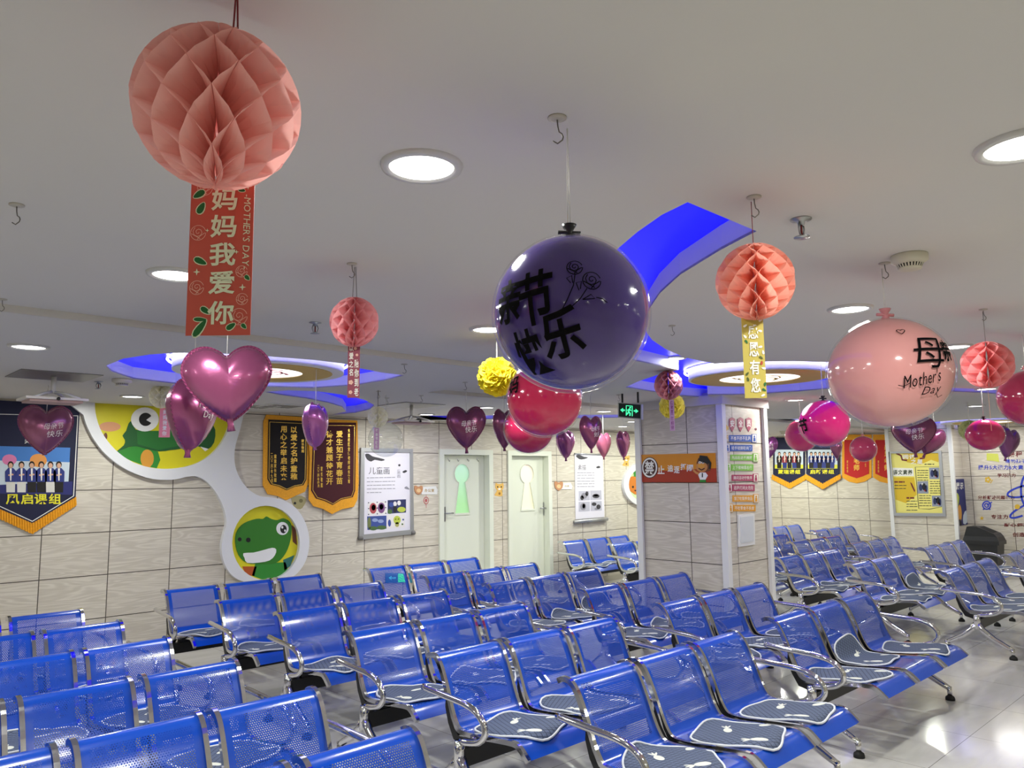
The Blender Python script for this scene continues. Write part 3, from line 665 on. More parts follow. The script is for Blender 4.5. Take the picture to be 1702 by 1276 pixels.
def make_bench():
    root = thing('waiting_bench', 'x', 'bench', (0, 0, 0))
    for cx in (-.55, 0, .55):
        m = MB(); v = []; uv = []; f = []; n = len(PROF); xs = (-SW/2+.004, 0, SW/2-.004)
        for i, p in enumerate(PROF):
            for x in xs: v.append((cx+x, p[0], p[1])); uv.append((x+SW/2, SARC[i]))
        for i in range(n-1):
            for k in range(2): f.append((i*3+k, i*3+k+1, (i+1)*3+k+1, (i+1)*3+k))
        m.add(v, f, blue_sheet, True); seat = m.build('seat', root, uvf=uv)
        for s in (-1, 1):
            m = MB(); v = []; f = []; x0, x1 = cx+s*SW/2-.011, cx+s*SW/2+.011
            for i, p in enumerate(PROF):
                a, b = p+NRM[i]*.012, p-NRM[i]*.014
                v += [(x0, a[0], a[1]), (x1, a[0], a[1]), (x1, b[0], b[1]), (x0, b[0], b[1])]
            for i in range(n-1):
                for k in range(4): f.append((i*4+k, i*4+(k+1) % 4, (i+1)*4+(k+1) % 4, (i+1)*4+k))
            f += [(0, 1, 2, 3), tuple((n-1)*4+k for k in (3, 2, 1, 0))]
            m.add(v, f, chrome, False); m.build('side_rail', seat)
            m = MB(); pts = [(-.34, .366), (-.24, .372), (-.205, .40), (-.172, .455), (-.135, .545), (-.130, .50), (-.155, .42), (-.20, .345), (-.28, .325)]
            m.prism([(cx+s*(SW/2-.0), y, z) for y, z in pts], (1, 0, 0), -.013, .013, black_steel); m.build('bracket', seat)
    m = MB(); m.box(-.85, .85, -.345, -.285, .245, .335, black_steel); m.box(-.76, .76, -.335, -.295, .335, .362, black_steel); m.build('beam', root)
    for s in (-1, 1):
        x = s*.855
        m = MB()
        m.tube([(x, -.315, .375), (x, -.315, .33), (x, -.315, .24)], [.028, .030, .034], chrome, 12)
        m.tube([(x, -.315, .30), (x, -.36, .235), (x, -.45, .165), (x, -.56, .105), (x, -.60, .085)], [.030, .028, .025, .022, .018], chrome, 10)
        m.tube([(x, -.315, .30), (x, -.27, .235), (x, -.18, .165), (x, -.07, .105), (x, -.03, .085)], [.030, .028, .025, .022, .018], chrome, 10)
        m.tube([(x, -.595, .10), (x, -.597, .03)], [.019, .017], chrome, 10); m.tube([(x, -.035, .10), (x, -.033, .03)], [.019, .017], chrome, 10)
        leg = m.build('leg', root)
        for y in (-.597, -.033):
            m = MB(); m.lathe([(.016, .036), (.03, .026), (.034, .014), (.034, 0)], (x, y, 0), rubber, 14); m.build('foot_pad', leg)
        m = MB(); pts = catmull([(-.0, .592), (-.09, .588), (-.24, .582), (-.38, .575), (-.475, .552), (-.53, .505), (-.535, .455), (-.49, .41), (-.41, .385), (-.325, .372)], 3)
        N = len(pts); m.tube([(x+s*.02*math.sin(PI*i/(N-1)), p[0], p[1]) for i, p in enumerate(pts)], .0175, chrome, 10); m.build('armrest', root)
    return root
# cushions: quilted pads that follow the seat, some slid or turned
quilt = cushion_mat(); piping_mat = mat('pale_piping', '#d9dce0', .7)
def make_cushion(rot, dx, ds, seed, size=.222, lift=0.):
    rnd = random.Random(seed); root = thing('seat_cushion', 'x', 'cushion', (0, 0, 0)); N, K = 44, 9
    ph = [rnd.uniform(0, 6.28) for _ in range(4)]
    def outline(t):
        c, s = math.cos(t), math.sin(t); q = (abs(c)**4.2+abs(s)**4.2)**(-1/4.2)
        return size*q*(1+.03*math.sin(3*t+ph[0])+.02*math.sin(5*t+ph[1]))
    def place(u, v, h):
        cr, sr = math.cos(rot), math.sin(rot); x = dx+u*cr-v*sr; s = .315+ds+u*sr+v*cr
        e = (math.hypot(u, v)/size)**2
        wv = .008*max(0, math.sin(6*u/size*.6+ph[2])*math.cos(4*v/size*.7+ph[3]))*e + lift*max(0, v/size)*e*.05
        p, n = prof_at(s); q = p+n*(h+wv); return (max(-.217, min(.217, x)), q[0], q[1])
    v = []; uv = []; f = []
    for side in (1, 0):
        for k in range(1, K+1):
            for i in range(N):
                t = 2*PI*i/N; r = outline(t)*k/K; u, w_ = r*math.cos(t), r*math.sin(t)
                hh = .007 if side == 0 else .011+.012*(1-(k/K)**6)
                v.append(place(u, w_, hh)); uv.append((u, w_))
        v.append(place(0, 0, .007 if side == 0 else .023)); uv.append((0, 0))
    o2 = K*N+1
    for side, o in ((1, 0), (0, o2)):
        for i in range(N):
            j = (i+1) % N; c = o+K*N
            f.append((c, o+i, o+j) if side else (c, o+j, o+i))
            for k in range(K-1):
                a = (o+k*N+i, o+(k+1)*N+i, o+(k+1)*N+j, o+k*N+j); f.append(a if side else a[::-1])
    for i in range(N):
        j = (i+1) % N; f.append(((K-1)*N+i, o2+(K-1)*N+i, o2+(K-1)*N+j, (K-1)*N+j))
    m = MB(); m.add(v, f, quilt, True); m.build('pad', root, uvf=uv)
    m = MB(); m.tube([place(outline(2*PI*i/N)*math.cos(2*PI*i/N), outline(2*PI*i/N)*math.sin(2*PI*i/N), .010) for i in range(N)], .0065, piping_mat, 6, closed=True); m.build('piping', root)
    return root
bench0 = make_bench(); _first = [True]
cush = [make_cushion(*a) for a in ((.05, 0, 0, 1), (.35, .0, .0, 2), (-.25, -.01, .02, 3), (.75, 0, .03, 4), (.12, .0, .17, 5), (-.5, .01, .06, 6), (1.65, 0, -.02, 7))]
cush_used = [False]*len(cush)
ROWS = ['front row', 'second row from the front', 'third row from the front', 'fourth row from the front', 'fifth row from the front', 'last row', 'seventh row']
# block name -> list of (centre x, y of the back top, cushion variant per seat or None)
BLOCKS = [
    ('block at the left edge', ROWS, [(1.14, 2.62, (0, 2, 1)), (1.16, 3.43, (1, 0, 2)), (1.15, 4.28, (2, 1, 0)), (1.12, 5.20, (None, 2, 0)), (1.10, 6.06, (None, 0, 1)), (1.05, 6.84, (None, 1, 0))]),
    ('block below the frog picture', ROWS, [(3.71, 2.68, (3, 1, 0)), (3.58, 3.58, (1, 2, None)), (3.58, 4.48, (2, 3, 0)), (3.62, 5.52, (1, 0, None)), (3.55, 6.42, (2, None, 0)), (3.47, 7.42, (0, 2, None))]),
    ('block before the two doors', ROWS, [(5.86, 2.74, (2, 4, 1)), (5.84, 3.66, (3, 2, 0)), (6.02, 4.60, (1, 3, 2)), (5.72, 5.52, (2, 5, 4)), (5.66, 6.40, (0, 2, 1)), (5.63, 7.40, (None, 0, None))]),
    ('block right of the tiled column', ['front row', 'second row from the front', 'third row from the front', 'row hidden half behind the column'], [(9.36, 2.74, (2, 1, 0)), (9.40, 3.68, (6, 0, 4)), (9.50, 4.57, (0, 2, 1)), (9.40, 5.38, (1, 0, 2))]),
    ('block before the trash bin', ['front row', 'second row from the front', 'third row from the front', 'fourth row from the front', 'last row'], [(11.52, 2.70, (0, 1, 2)), (11.82, 3.74, (1, 0, 2)), (11.86, 4.70, (None, 2, 0)), (11.62, 5.46, (1, None, 3)), (11.50, 6.30, (0, None, 1))]),
    ('block under the far banners', ['nearer row', 'farther row'], [(14.06, 6.26, (0, None, 2)), (13.86, 7.22, (None, 1, 0))]),
    ('group beside the second door', ['row near the column', 'row against the wall'], [(9.75, 7.30, (0, 1, None)), (9.62, 8.16, (1, 6, None))]),
]
SEATN = ['left', 'middle', 'right']
for bname, rows, items in BLOCKS:
    for i, (x, y, cs) in enumerate(items):
        r = rows[i] if not (bname.startswith('block') and len(items) == 6 and i == 5) else 'last row'
        o = bench0 if _first[0] else copy_tree(bench0); _first[0] = False
        o.location = (x, y, 0); o['label'] = 'blue perforated three-seat bench, %s, %s' % (r, bname); o['group'] = 'waiting benches in rows'
        for k, cidx in enumerate(cs):
            if cidx is None: continue
            c = copy_tree(cush[cidx]) if cush_used[cidx] else cush[cidx]; cush_used[cidx] = True
            c.location = (x-.55+.55*k, y, 0); c['label'] = 'grey cushion, %s seat, %s, %s' % (SEATN[k], r, bname); c['group'] = 'quilted cushions on the benches'
for i, c in enumerate(cush):
    if not cush_used[i]:
        for ch in list(c.children): bpy.data.objects.remove(ch)
        bpy.data.objects.remove(c)

# ------------------------------------------------------------------ hanging decorations
def string_to_ceiling(t, p, r, m, double=0.):
    """thin line from point p straight up to the ceiling"""
    z = hang_z(p.x, p.y)-.002; mbx = MB()
    if double:
        d = Vector((RGT[0], RGT[1], 0)).normalized()*double; mbx.tube([p-d, Vector((p.x, p.y, z))-d*.3], r, m, 5); mbx.tube([p+d, Vector((p.x, p.y, z))+d*.3], r, m, 5)
    else: mbx.tube([p, Vector((p.x, p.y, z))], r, m, 5)
    return mbx.build('string', t, t.location)
def honeycomb(t, c, R, m, sheets=28, rows=11, squash=1.0, phase=0., tilt=0., name='paper_ball'):
    mb = MB(); v = []; f = []; rad = (1.0, .66, .12)
    d = 2*PI/sheets
    SB = 3
    for k in range(sheets):
        o = len(v); n = rows*SB
        for jj in range(n+1):
            j, fr = divmod(jj, SB); fr /= SB; ph = PI*(.02+.96*jj/n)
            a, b = (1 if (j+k) % 2 else -1), (1 if (j+1+k) % 2 else -1); e = a*(1-fr)+b*fr
            e = max(-1, min(1, e*1.25))
            if jj in (0, n): e *= .2
            th = phase+k*d+.5*d*.97*e
            for q, rr in enumerate(rad):
                r = R*rr; v.append(c+Vector((r*math.sin(ph)*math.cos(th), r*math.sin(ph)*math.sin(th), R*math.cos(ph)*squash)))
        for jj in range(n):
            for q in range(2):
                a = o+jj*3+q; f.append((a, a+1, a+4, a+3))
    mb.add(v, f, m); return mb.build(name, t, t.location)
pink_paper = paper('pink_tissue_paper', '#ffcac4', .5); rose_paper = paper('rose_tissue_paper', '#f2adb2', .5); peach_paper = paper('peach_tissue_paper', '#ffbfae', .5); cream_paper = paper('cream_tissue_paper', '#fffdec', .6)
red_thread = mat('red_thread', '#8a3038', .6); white_thread = mat('white_thread', '#e8e6e2', .5); grey_thread = mat('grey_thread', '#8a8684', .6)
class Card:
    """flat hanging card: u to the right, v down, both metres from the top middle"""
    def __init__(s, top, u, width, height): s.o = top; s.u = u.normalized(); s.w = width; s.h = height; s.n = s.u.cross(Vector((0, 0, 1))).normalized()
    def p(s, fx, fy, d=0.): return s.o + s.u*((fx-.5)*s.w) - Vector((0, 0, 1))*(fy*s.h) + s.n*d
def card_rect(mb, C, d0, d1, m): mb.prism([C.p(0, 0), C.p(1, 0), C.p(1, 1), C.p(0, 1)], C.n, d0, d1, m)
def card_poly(mb, C, pts, d, m): mb.prism([C.p(*p) for p in pts], C.n, d-.0006, d, m)
def card_text(mb, C, s, x0, y0, x1, y1, d, m, vertical=True, bold=1, shear=0., turn=False):
    V, F = text2d(s, vertical, bold, shear)
    if turn: V = [(y, -x) for x, y in V]
    mb.add([C.p((x0+x1)/2+x*(x1-x0), (y0+y1)/2-y*(y1-y0), d) for x, y in V], F, m)
def card_stroke(mb, C, pts, wd, d, m, closed=False):
    V, F = stroke2d([(x*C.w, -y*C.h) for x, y in pts], wd, closed); mb.add([C.p(x/C.w, -y/C.h, d) for x, y in V], F, m)
def leaf_shape(cx, cy, L, W, ang, asp): 
    out = []
    for i in range(12):
        t = 2*PI*i/12; x = math.cos(t)*L; y = math.sin(t)*W*(1-.3*math.cos(t)); out.append((cx+(x*math.cos(ang)-y*math.sin(ang)), cy+(x*math.sin(ang)+y*math.cos(ang))*asp))
    return out
def rose_lines(cx, cy, r, asp):
    ls = [[(cx+r*math.cos(a*.35), cy+r*asp*math.sin(a*.35)) for a in range(18)]]
    ls.append([(cx+r*(.1+.05*a)*math.cos(a*.8), cy+r*asp*(.1+.05*a)*math.sin(a*.8)-r*asp*.1) for a in range(14)])
    ls.append([(cx-r*.9, cy+.1*r*asp), (cx-.3*r, cy+.45*r*asp), (cx+.3*r, cy+.8*r*asp)]); ls.append([(cx+r*.9, cy), (cx+.3*r, cy+.4*r*asp), (cx-.1*r, cy+.9*r*asp)])
    return ls
camx = Vector((RGT[0], RGT[1], 0)).normalized()
coral = mat('coral_card', '#cf5a4c', .55); green_leaf = mat('print_green', '#1d6b34', .6); pale_print = mat('pale_green_print', '#e9f3d6', .6); line_pink = mat('pale_pink_line', '#f3c4b4', .6)
mustard = mat('mustard_card', '#c6b455', .55); plum_card = mat('plum_card', '#94475a', .55); pink_card = mat('pink_card', '#e88a98', .55)

# 1. big pink paper ball with the long coral banner
d = 1.22; R = 134*d/FPX; c = at_depth(362, 181, d)
t = thing('honeycomb_ball', 'biggest pink honeycomb paper ball, hanging over the long coral banner', 'paper decoration', c, 'hanging honeycomb balls')
honeycomb(t, c, R, pink_paper, 22, 9, .985, -2.32+PI/22); string_to_ceiling(t, c+Vector((0, 0, R*.97))+camx*.024, .0016, red_thread, .004)
d2 = d+.10; mid = at_depth(371, 300, d2); bot = at_depth(368, 563, d2); Wd = 105*d2/FPX
C = Card(mid+Vector((0, 0, .003)), camx, Wd, mid.z-bot.z+.003)
t = thing('paper_banner', 'long coral banner with pale lettering under the biggest pink paper ball', 'banner', C.p(.5, 0))
m = MB(); card_rect(m, C, -.0008, 0, coral); m.build('card', t, t.location)
m = MB(); ys = [.06, .235, .415, .595, .785]
for ch, y in zip('妈妈我爱你', ys):
    card_text(m, C, ch, .33, y, .74, y+.148, .0014, pale_print)
card_text(m, C, "-MOTHER'S DAY-", .845, .105, .955, .585, .0014, pale_print, False, 0, .15, True); m.build('lettering', t, t.location)
m = MB(); asp = C.w/C.h
for cx, cy, L, W, a in ((.13, .10, .10, .05, 2.6), (.17, .19, .10, .05, -1.1), (.19, .532, .105, .045, .45), (.30, .845, .09, .04, .6), (.22, .90, .10, .03, .05), (.22, .955, .16, .05, -.95), (.93, .64, .05, .03, .8), (.70, .945, .08, .04, -.6), (.90, .945, .05, .03, .8), (.80, .075, .06, .03, .3)):
    card_poly(m, C, leaf_shape(cx, cy, L*1.12, W*1.35, a, asp), .0008, pale_print); card_poly(m, C, leaf_shape(cx, cy, L, W, a, asp), .0013, green_leaf)
m.build('card_pattern', t, t.location)
m = MB()
for cx, cy, r in ((.22, .06, .12), (.14, .35, .12), (.15, .70, .11), (.84, .60, .09), (.86, .775, .09), (.82, .885, .13)):
    for l in rose_lines(cx, cy, r, asp): card_stroke(m, C, l, .0009, .0012, line_pink)
for cx, cy, s in ((.90, .045, .07), (.14, .60, .055), (.86, .70, .055), (.75, .475, .035), (.28, .335, .03)):
    card_poly(m, C, [(cx, cy-s*asp), (cx+s*.22, cy-s*.22*asp), (cx+s, cy), (cx+s*.22, cy+s*.22*asp), (cx, cy+s*asp), (cx-s*.22, cy+s*.22*asp), (cx-s, cy), (cx-s*.22, cy-s*.22*asp)], .0012, pale_print)
m.build('flower_print', t, t.location)

def ball_on_hook(px, hookpx, rpx, label, m, sheets=26, rows=9, squash=1.0, phase=0., thread=red_thread, dbl=.004, dep=None, shift=0):
    if hookpx: h = on_ceiling(*hookpx); dp = depth_of(h)
    else: dp = dep
    c = at_depth(px[0], px[1], dp); R = rpx*dp/FPX
    t = thing('honeycomb_ball', label, 'paper decoration', c, 'hanging honeycomb balls'); honeycomb(t, c, R, m, sheets, rows, squash, phase)
    string_to_ceiling(t, c+Vector((0, 0, R*squash*.97)), max(.0012, .0011*dp*.5), thread, dbl); return t, c, R, dp
def hanging_card(pxt, pxb, wpx, dp, label, mcard, ang=0., cat='banner', name='paper_banner'):
    a, b = at_depth(*pxt, dp), at_depth(*pxb, dp); u = Matrix.Rotation(ang, 3, 'Z') @ camx
    C = Card(a, u, wpx*dp/FPX/max(.3, math.cos(ang)), a.z-b.z); t = thing(name, label, cat, a); m = MB(); card_rect(m, C, -.0008, 0, mcard); m.build('card', t, t.location); return t, C
def card_flowers(m, C, n, seed, mats):
    rnd = random.Random(seed); asp = C.w/C.h
    for i in range(n):
        x = rnd.choice((rnd.uniform(.06, .22), rnd.uniform(.8, .94))); y = (i+.5)/n
        card_poly(m, C, leaf_shape(x, y, .10, .05, rnd.uniform(0, 6.28), asp), .0012, rnd.choice(mats))
# 2. paper ball on the mustard card
t, c, R, dp = ball_on_hook((1255, 468), (1253, 328), 64, 'peach honeycomb paper ball above the mustard card, by the blue ceiling slot', peach_paper, 22, 10, 1.0, -2.27+PI/22, dbl=.0)
t, C = hanging_card((1250, 528), (1254, 663), 36, dp+.02, 'mustard hanging card with white lettering below the peach paper ball', mustard)
m = MB()
for i, ch in enumerate('感恩有您'): card_text(m, C, ch, .28, .085+i*.222, .74, .085+i*.222+.18, .0014, white_ink)
m.build('lettering', t, t.location)
m = MB(); card_flowers(m, C, 15, 3, [green_leaf, mat('olive_print', '#4c5a22', .6), mat('red_flower', '#b8432f', .6), white_ink]); m.build('flower_print', t, t.location)
# 3. small ball with plum card
t, c, R, dp = ball_on_hook((589, 535), (585, 440), 40.5, 'small rose honeycomb paper ball above the narrow plum card', rose_paper, 22, 8, 1.03, -1.9, grey_thread, .008)
t, C = hanging_card((588.5, 570), (585, 662), 20, dp+.02, 'narrow plum card with two columns of pale characters', plum_card)
m = MB(); card_text(m, C, '以爱之名', .10, .03, .48, .60, .0014, white_ink); card_text(m, C, '陪你到老', .56, .30, .92, .97, .0014, white_ink); m.build('lettering', t, t.location)
m = MB(); asp = C.w/C.h
for cx, cy, r in ((.62, .10, .15), (.75, .22, .13), (.28, .72, .22), (.26, .90, .18)):
    for k in range(5): card_poly(m, C, [(cx+r*.5*math.cos(k*1.257)+r*.42*math.cos(q*.7), cy+(r*.5*math.sin(k*1.257)+r*.42*math.sin(q*.7))*asp) for q in range(9)], .0012, line_pink)
m.build('flower_print', t, t.location)
# 4. ball with ribbon before the column
t, c, R, dp = ball_on_hook((1111, 640), None, 23.5, 'dusty rose honeycomb paper ball before the yellow pom-pom near the column', paper('dusty_rose_paper', '#d898a2', .45), 24, 9, 1.04, -2.2, grey_thread, 0, 6.0)
t, C = hanging_card((1116, 664), (1119, 716), 9, dp+.02, 'lilac ribbon card hanging below the dusty rose paper ball', mat('lilac_card', '#b894b0', .6), .5)
m = MB(); card_text(m, C, '感谢您一路相伴', .2, .04, .8, .96, .0014, mat('lilac_print', '#8b3f7e', .6)); m.build('lettering', t, t.location)
# 5. rightmost ball with ribbon
t, c, R, dp = ball_on_hook((1641, 606), (1635, 515), 40, 'coral pink honeycomb paper ball at right, over a narrow ribbon card', paper('coral_tissue_paper', '#fcaeb0', .5), 20, 8, .97, -2.1, grey_thread, 0)
t, C = hanging_card((1642, 643), (1646, 716), 9, dp+.02, 'narrow peach ribbon card below the rightmost paper ball', mat('peach_card', '#d59a7e', .6), 1.0)
m = MB(); card_text(m, C, '感恩有您', .2, .1, .8, .9, .0014, white_ink); m.build('lettering', t, t.location)
# 6. cream balls
t, c, R, dp = ball_on_hook((268, 658), None, 19, 'cream honeycomb paper ball before the frog picture', cream_paper, 18, 9, 1.08, -2.0, white_thread, 0, 6.4)
t, C = hanging_card((275, 678), (273, 727), 17, dp+.02, 'small pink card with pale characters before the frog picture', pink_card, .2)
m = MB(); card_text(m, C, '妈妈我爱你', .3, .06, .7, .94, .0014, white_ink); m.build('lettering', t, t.location)
t, c, R, dp = ball_on_hook((628, 693), None, 17, 'cream honeycomb paper ball before the clear balloon', cream_paper, 18, 8, 1.03, -1.6, grey_thread, 0, 6.8)
t, C = hanging_card((626, 711), (624, 747), 7, dp+.02, 'thin mauve ribbon card below the cream paper ball', mat('mauve_card', '#c79ac2', .6), .9)
m = MB(); card_text(m, C, '母亲节快乐', .25, .05, .75, .95, .0014, white_ink); m.build('lettering', t, t.location)
t, c, R, dp = ball_on_hook((1612, 715), None, 17, 'pale green honeycomb paper ball half behind the magenta balloon', paper('pale_green_paper', '#d8dca6', .35), 22, 8, 1.0, -1.6, white_thread, 0, 9.0)

# pom-poms
def pompom(px, rpx, dp, label, m, seed, lobes=150):
    rnd = random.Random(seed); c = at_depth(px[0], px[1], dp); R = rpx*dp/FPX; t = thing('paper_pompom', label, 'paper decoration', c, 'tissue pom-poms'); mb = MB()
    for i in range(lobes):
        z = 1-2*(i+.5)/lobes; a = i*2.39996; nrm = Vector((math.sqrt(1-z*z)*math.cos(a), math.sqrt(1-z*z)*math.sin(a), z)).normalized()
        e1 = nrm.orthogonal().normalized(); e1 = Matrix.Rotation(rnd.uniform(0, 6.28), 3, nrm) @ e1; e2 = nrm.cross(e1); r = R*rnd.uniform(.26, .36); k = 9
        rim = []; base = c+nrm*R*.5
        for j in range(k):
            an = PI*(j/(k-1)-.5)*1.25; rr = r*(1+.13*rnd.uniform(-1, 1)); rim.append(c+nrm*(R*rnd.uniform(.86, 1.0)-(1-math.cos(an))*r*.5)+e1*math.sin(an)*rr*1.1+e2*(math.cos(an)-.6)*rr*.7)
        v = [base]+rim; mb.add(v, [(0, j, j+1) for j in range(1, k)], m)
    mb.build('tissue_petals', t, t.location); string_to_ceiling(t, c+Vector((0, 0, R*.6)), .0016 if dp > 5.2 else .003, white_thread); return t
yellow_tissue = paper('yellow_tissue', '#f5e63a', .4)
pompom((826, 626), 35, 4.5, 'bright yellow tissue pom-pom left of the big purple balloon', yellow_tissue, 4)
pompom((1117, 675), 22.5, 6.6, 'yellow tissue pom-pom behind the lilac ribbon before the column', paper('lemon_tissue', '#f0e468', .4), 5)

# balloons: glossy coloured ball inside a clear bubble
film = clear_film('clear_bubble_film'); film_clear = clear_film('clear_empty_bubble', '#f2f4f6', .07)
def sphere_dir(px, c, R, rad=None):
    r = ray(*px); o = CAM-np.array(c); b = float(o @ r); a = float(r @ r); q = b*b-a*(float(o @ o)-R*R)
    if q < 0: q = 0
    s = (-b-math.sqrt(q))/a; return (Vector(CAM+r*s)-c).normalized()
def sphere_map(c, R, sc, dirv, V, lift=.001):
    """wrap 2-D points (metres about the origin) on the sphere around direction dirv"""
    up = Vector((0, 0, 1)); e1 = up.cross(dirv).normalized(); e2 = dirv.cross(e1); out = []
    for x, y in V:
        r = math.hypot(x, y)
        if r < 1e-9: dd = dirv.copy()
        else:
            a = r/R; dd = dirv*math.cos(a)+(e1*(x/r)+e2*(y/r))*math.sin(a)
        out.append(c+Vector((dd.x*sc[0], dd.y*sc[1], dd.z*sc[2]))*(R+lift))
    return out
def balloon(px, rpx, dp, label, hexc, inner=.965, sq=1.0, knot=None, clear=False, rough=.12, string=True, hookp=None):
    c = at_depth(px[0], px[1], dp); R = rpx*dp/FPX; t = thing('balloon', label, 'balloon', c, 'round bubble balloons')
    if not clear:
        mb = MB(); mb.ellipsoid(c+Vector((0, 0, R*.012)), (R*inner, R*inner, R*inner*sq), mat('balloon_'+hexc[1:], hexc, rough, 0, 0, .4, .15), 48, 28); mb.build('coloured_ball', t, c)
    mb = MB(); mb.ellipsoid(c, (R, R, R*sq), film_clear if clear else film, 48, 28); mb.build('clear_bubble', t, c)
    top = c+Vector((0, 0, R*sq)); kn = MB(); km = mat(knot or 'knot_pink', '#1b1a1e' if knot == 'knot_black' else '#d98f96', .35); s = R*.16
    kn.lathe([(s*.55, -s*.2), (s*.3, s*.15), (s*.22, s*.35), (s*.5, s*.75), (s*.6, s*1.0), (s*.1, s*1.02)], top, km, 14)
    kn.tube([top+Vector((0, 0, s*.3))-camx*s*.9+Vector((0, 0, s*.1)), top+Vector((0, 0, s*.35)), top+camx*s*.9+Vector((0, 0, s*.3))], s*.17, km, 8); kn.build('knot', t, c)
    if string: string_to_ceiling(t, top+Vector((0, 0, s*.9)), .0011*max(1, dp*.4), white_thread, .003 if dp < 4 else 0)
    return t, c, R
def ball_text(mb, c, R, px, s, wpx, hpx, dp, m, rot=0., shear=0., bold=1, sq=(1, 1, 1), step=.012):
    V, F = text2d(s, False, bold, shear); w, h = wpx*dp/FPX, hpx*dp/FPX; cr, sr = math.cos(rot), math.sin(rot)
    V = [(x*w*cr-y*h*sr, x*w*sr+y*h*cr) for x, y in V]; V, F = refine2d(V, F, step*max(1, R/.15)); mb.add(sphere_map(c, R, sq, sphere_dir(px, c, R), V), F, m)
def ball_strokes(mb, c, R, px, lines, wd, m, sq=(1, 1, 1)):
    dv = sphere_dir(px, c, R)
    for l in lines:
        V, F = stroke2d(l, wd); mb.add(sphere_map(c, R, sq, dv, V), F, m)
hp = depth_of(on_ceiling(930, 195)); dp = hp
t, c, R = balloon((949, 522), 132, dp, 'large glossy purple balloon with black calligraphy and line-drawn roses', '#43307e', knot='knot_black')
mb = MB()
for ch, px, w_, h_, rt in (('亲', (844, 500), 58, 72, .05), ('节', (890, 492), 62, 86, .15), ('快', (883, 588), 58, 80, .12), ('乐', (931, 556), 66, 78, .25)): ball_text(mb, c, R, px, ch, w_, h_, dp, black_ink, rt, .12, 1)
mb.build('calligraphy', t, c)
mb = MB(); s = dp/FPX
def rose2d(x, y, r): return [[(x+q[0]*s, y-q[1]*s) for q in l] for l in rose_lines(0, 0, r, 1)]
L = rose2d(-5*s, 30*s, 12)+rose2d(20*s, 8*s, 14)
L += [[(-5*s, 18*s), (-8*s, 0), (-18*s, -22*s), (-28*s, -40*s)], [(12*s, -5*s), (2*s, -20*s), (-22*s, -42*s)], [(-12*s, 4*s), (-18*s, 12*s), (-10*s, 16*s), (-9*s, 4*s)], [(5*s, -22*s), (18*s, -14*s), (24*s, -20*s), (5*s, -22*s)], [(0, -8*s), (-4*s, 4*s), (4*s, 6*s), (2*s, -6*s)], [(26*s, -18*s), (36*s, -20*s), (44*s, -25*s)]]
ball_strokes(mb, c, R, (962, 474), L, 1.5*s, black_ink); mb.build('rose_drawing', t, c)
dp = depth_of(on_ceiling(1472, 440)); t, c, R = balloon((1478, 620), 99, dp, 'large pale pink balloon with black handwriting, hung before the end wall', '#dc9a98', sq=.94)
mb = MB(); ball_text(mb, c, R, (1547, 583), '母', 54, 54, dp, black_ink, .05, .15, 0, (1, 1, .94)); ball_text(mb, c, R, (1572, 580), '亲', 22, 40, dp, black_ink, 0, .1, 1, (1, 1, .94)); ball_text(mb, c, R, (1535, 630), "Mother's", 62, 22, dp, black_ink, .22, .35, 0, (1, 1, .94)); ball_text(mb, c, R, (1549, 652), 'Day', 34, 18, dp, black_ink, .2, .35, 0, (1, 1, .94))
s = dp/FPX; ball_strokes(mb, c, R, (1497, 547), [[(6*math.sin(q*.35)**3*s, (5*math.cos(q*.35)-2*math.cos(q*.7)-math.cos(q*1.05))*s) for q in range(19)]], 1.3*s, black_ink, (1, 1, .94))
ball_strokes(mb, c, R, (1535, 630), [[(-36*s, -12*s), (-28*s, -14*s), (-20*s, -8*s)], [(26*s, -26*s), (32*s, -34*s), (40*s, -30*s)]], 1.3*s, black_ink, (1, 1, .94))
mb.build('handwriting', t, c)
dp = 3.5; t, c, R = balloon((905, 663), 64.5, dp, 'crimson balloon directly under the big purple balloon', '#c0224f', string=True, knot='knot_black')
mb = MB(); ball_text(mb, c, R, (853, 640), '妈', 26, 34, dp, black_ink, .3); mb.build('calligraphy', t, c)
t, c, R = balloon((879, 712), 43, 4.6, 'dark red balloon lowest of the pair under the purple balloon', '#a91f4a', knot='knot_black')
dp = 6.0; t, c, R = balloon((1370, 704), 41.5, dp, 'bright magenta balloon with one black character, beside the pink balloon', '#e0247e', sq=.96, knot='knot_black')
mb = MB(); ball_text(mb, c, R, (1334, 708), '节', 22, 26, dp, black_ink, .1); mb.build('calligraphy', t, c)
balloon((1332, 724), 27, 8.2, 'pink balloon behind the magenta one with a character', '#d83a74')
balloon((1435, 746), 21.5, 9.5, 'small raspberry balloon before the red banners', '#b83a66')
balloon((1637, 723), 30, 7.4, 'flattened magenta balloon under the ribbon of the rightmost paper ball', '#cc2f66', sq=.88, knot='knot_black')
balloon((1709, 662), 47, 4.4, 'dark raspberry balloon cut by the right picture edge', '#a8284f')
t, c, R = balloon((641, 730), 29, 7.2, 'clear empty bubble balloon before the framed poster', '#ffffff', clear=True)

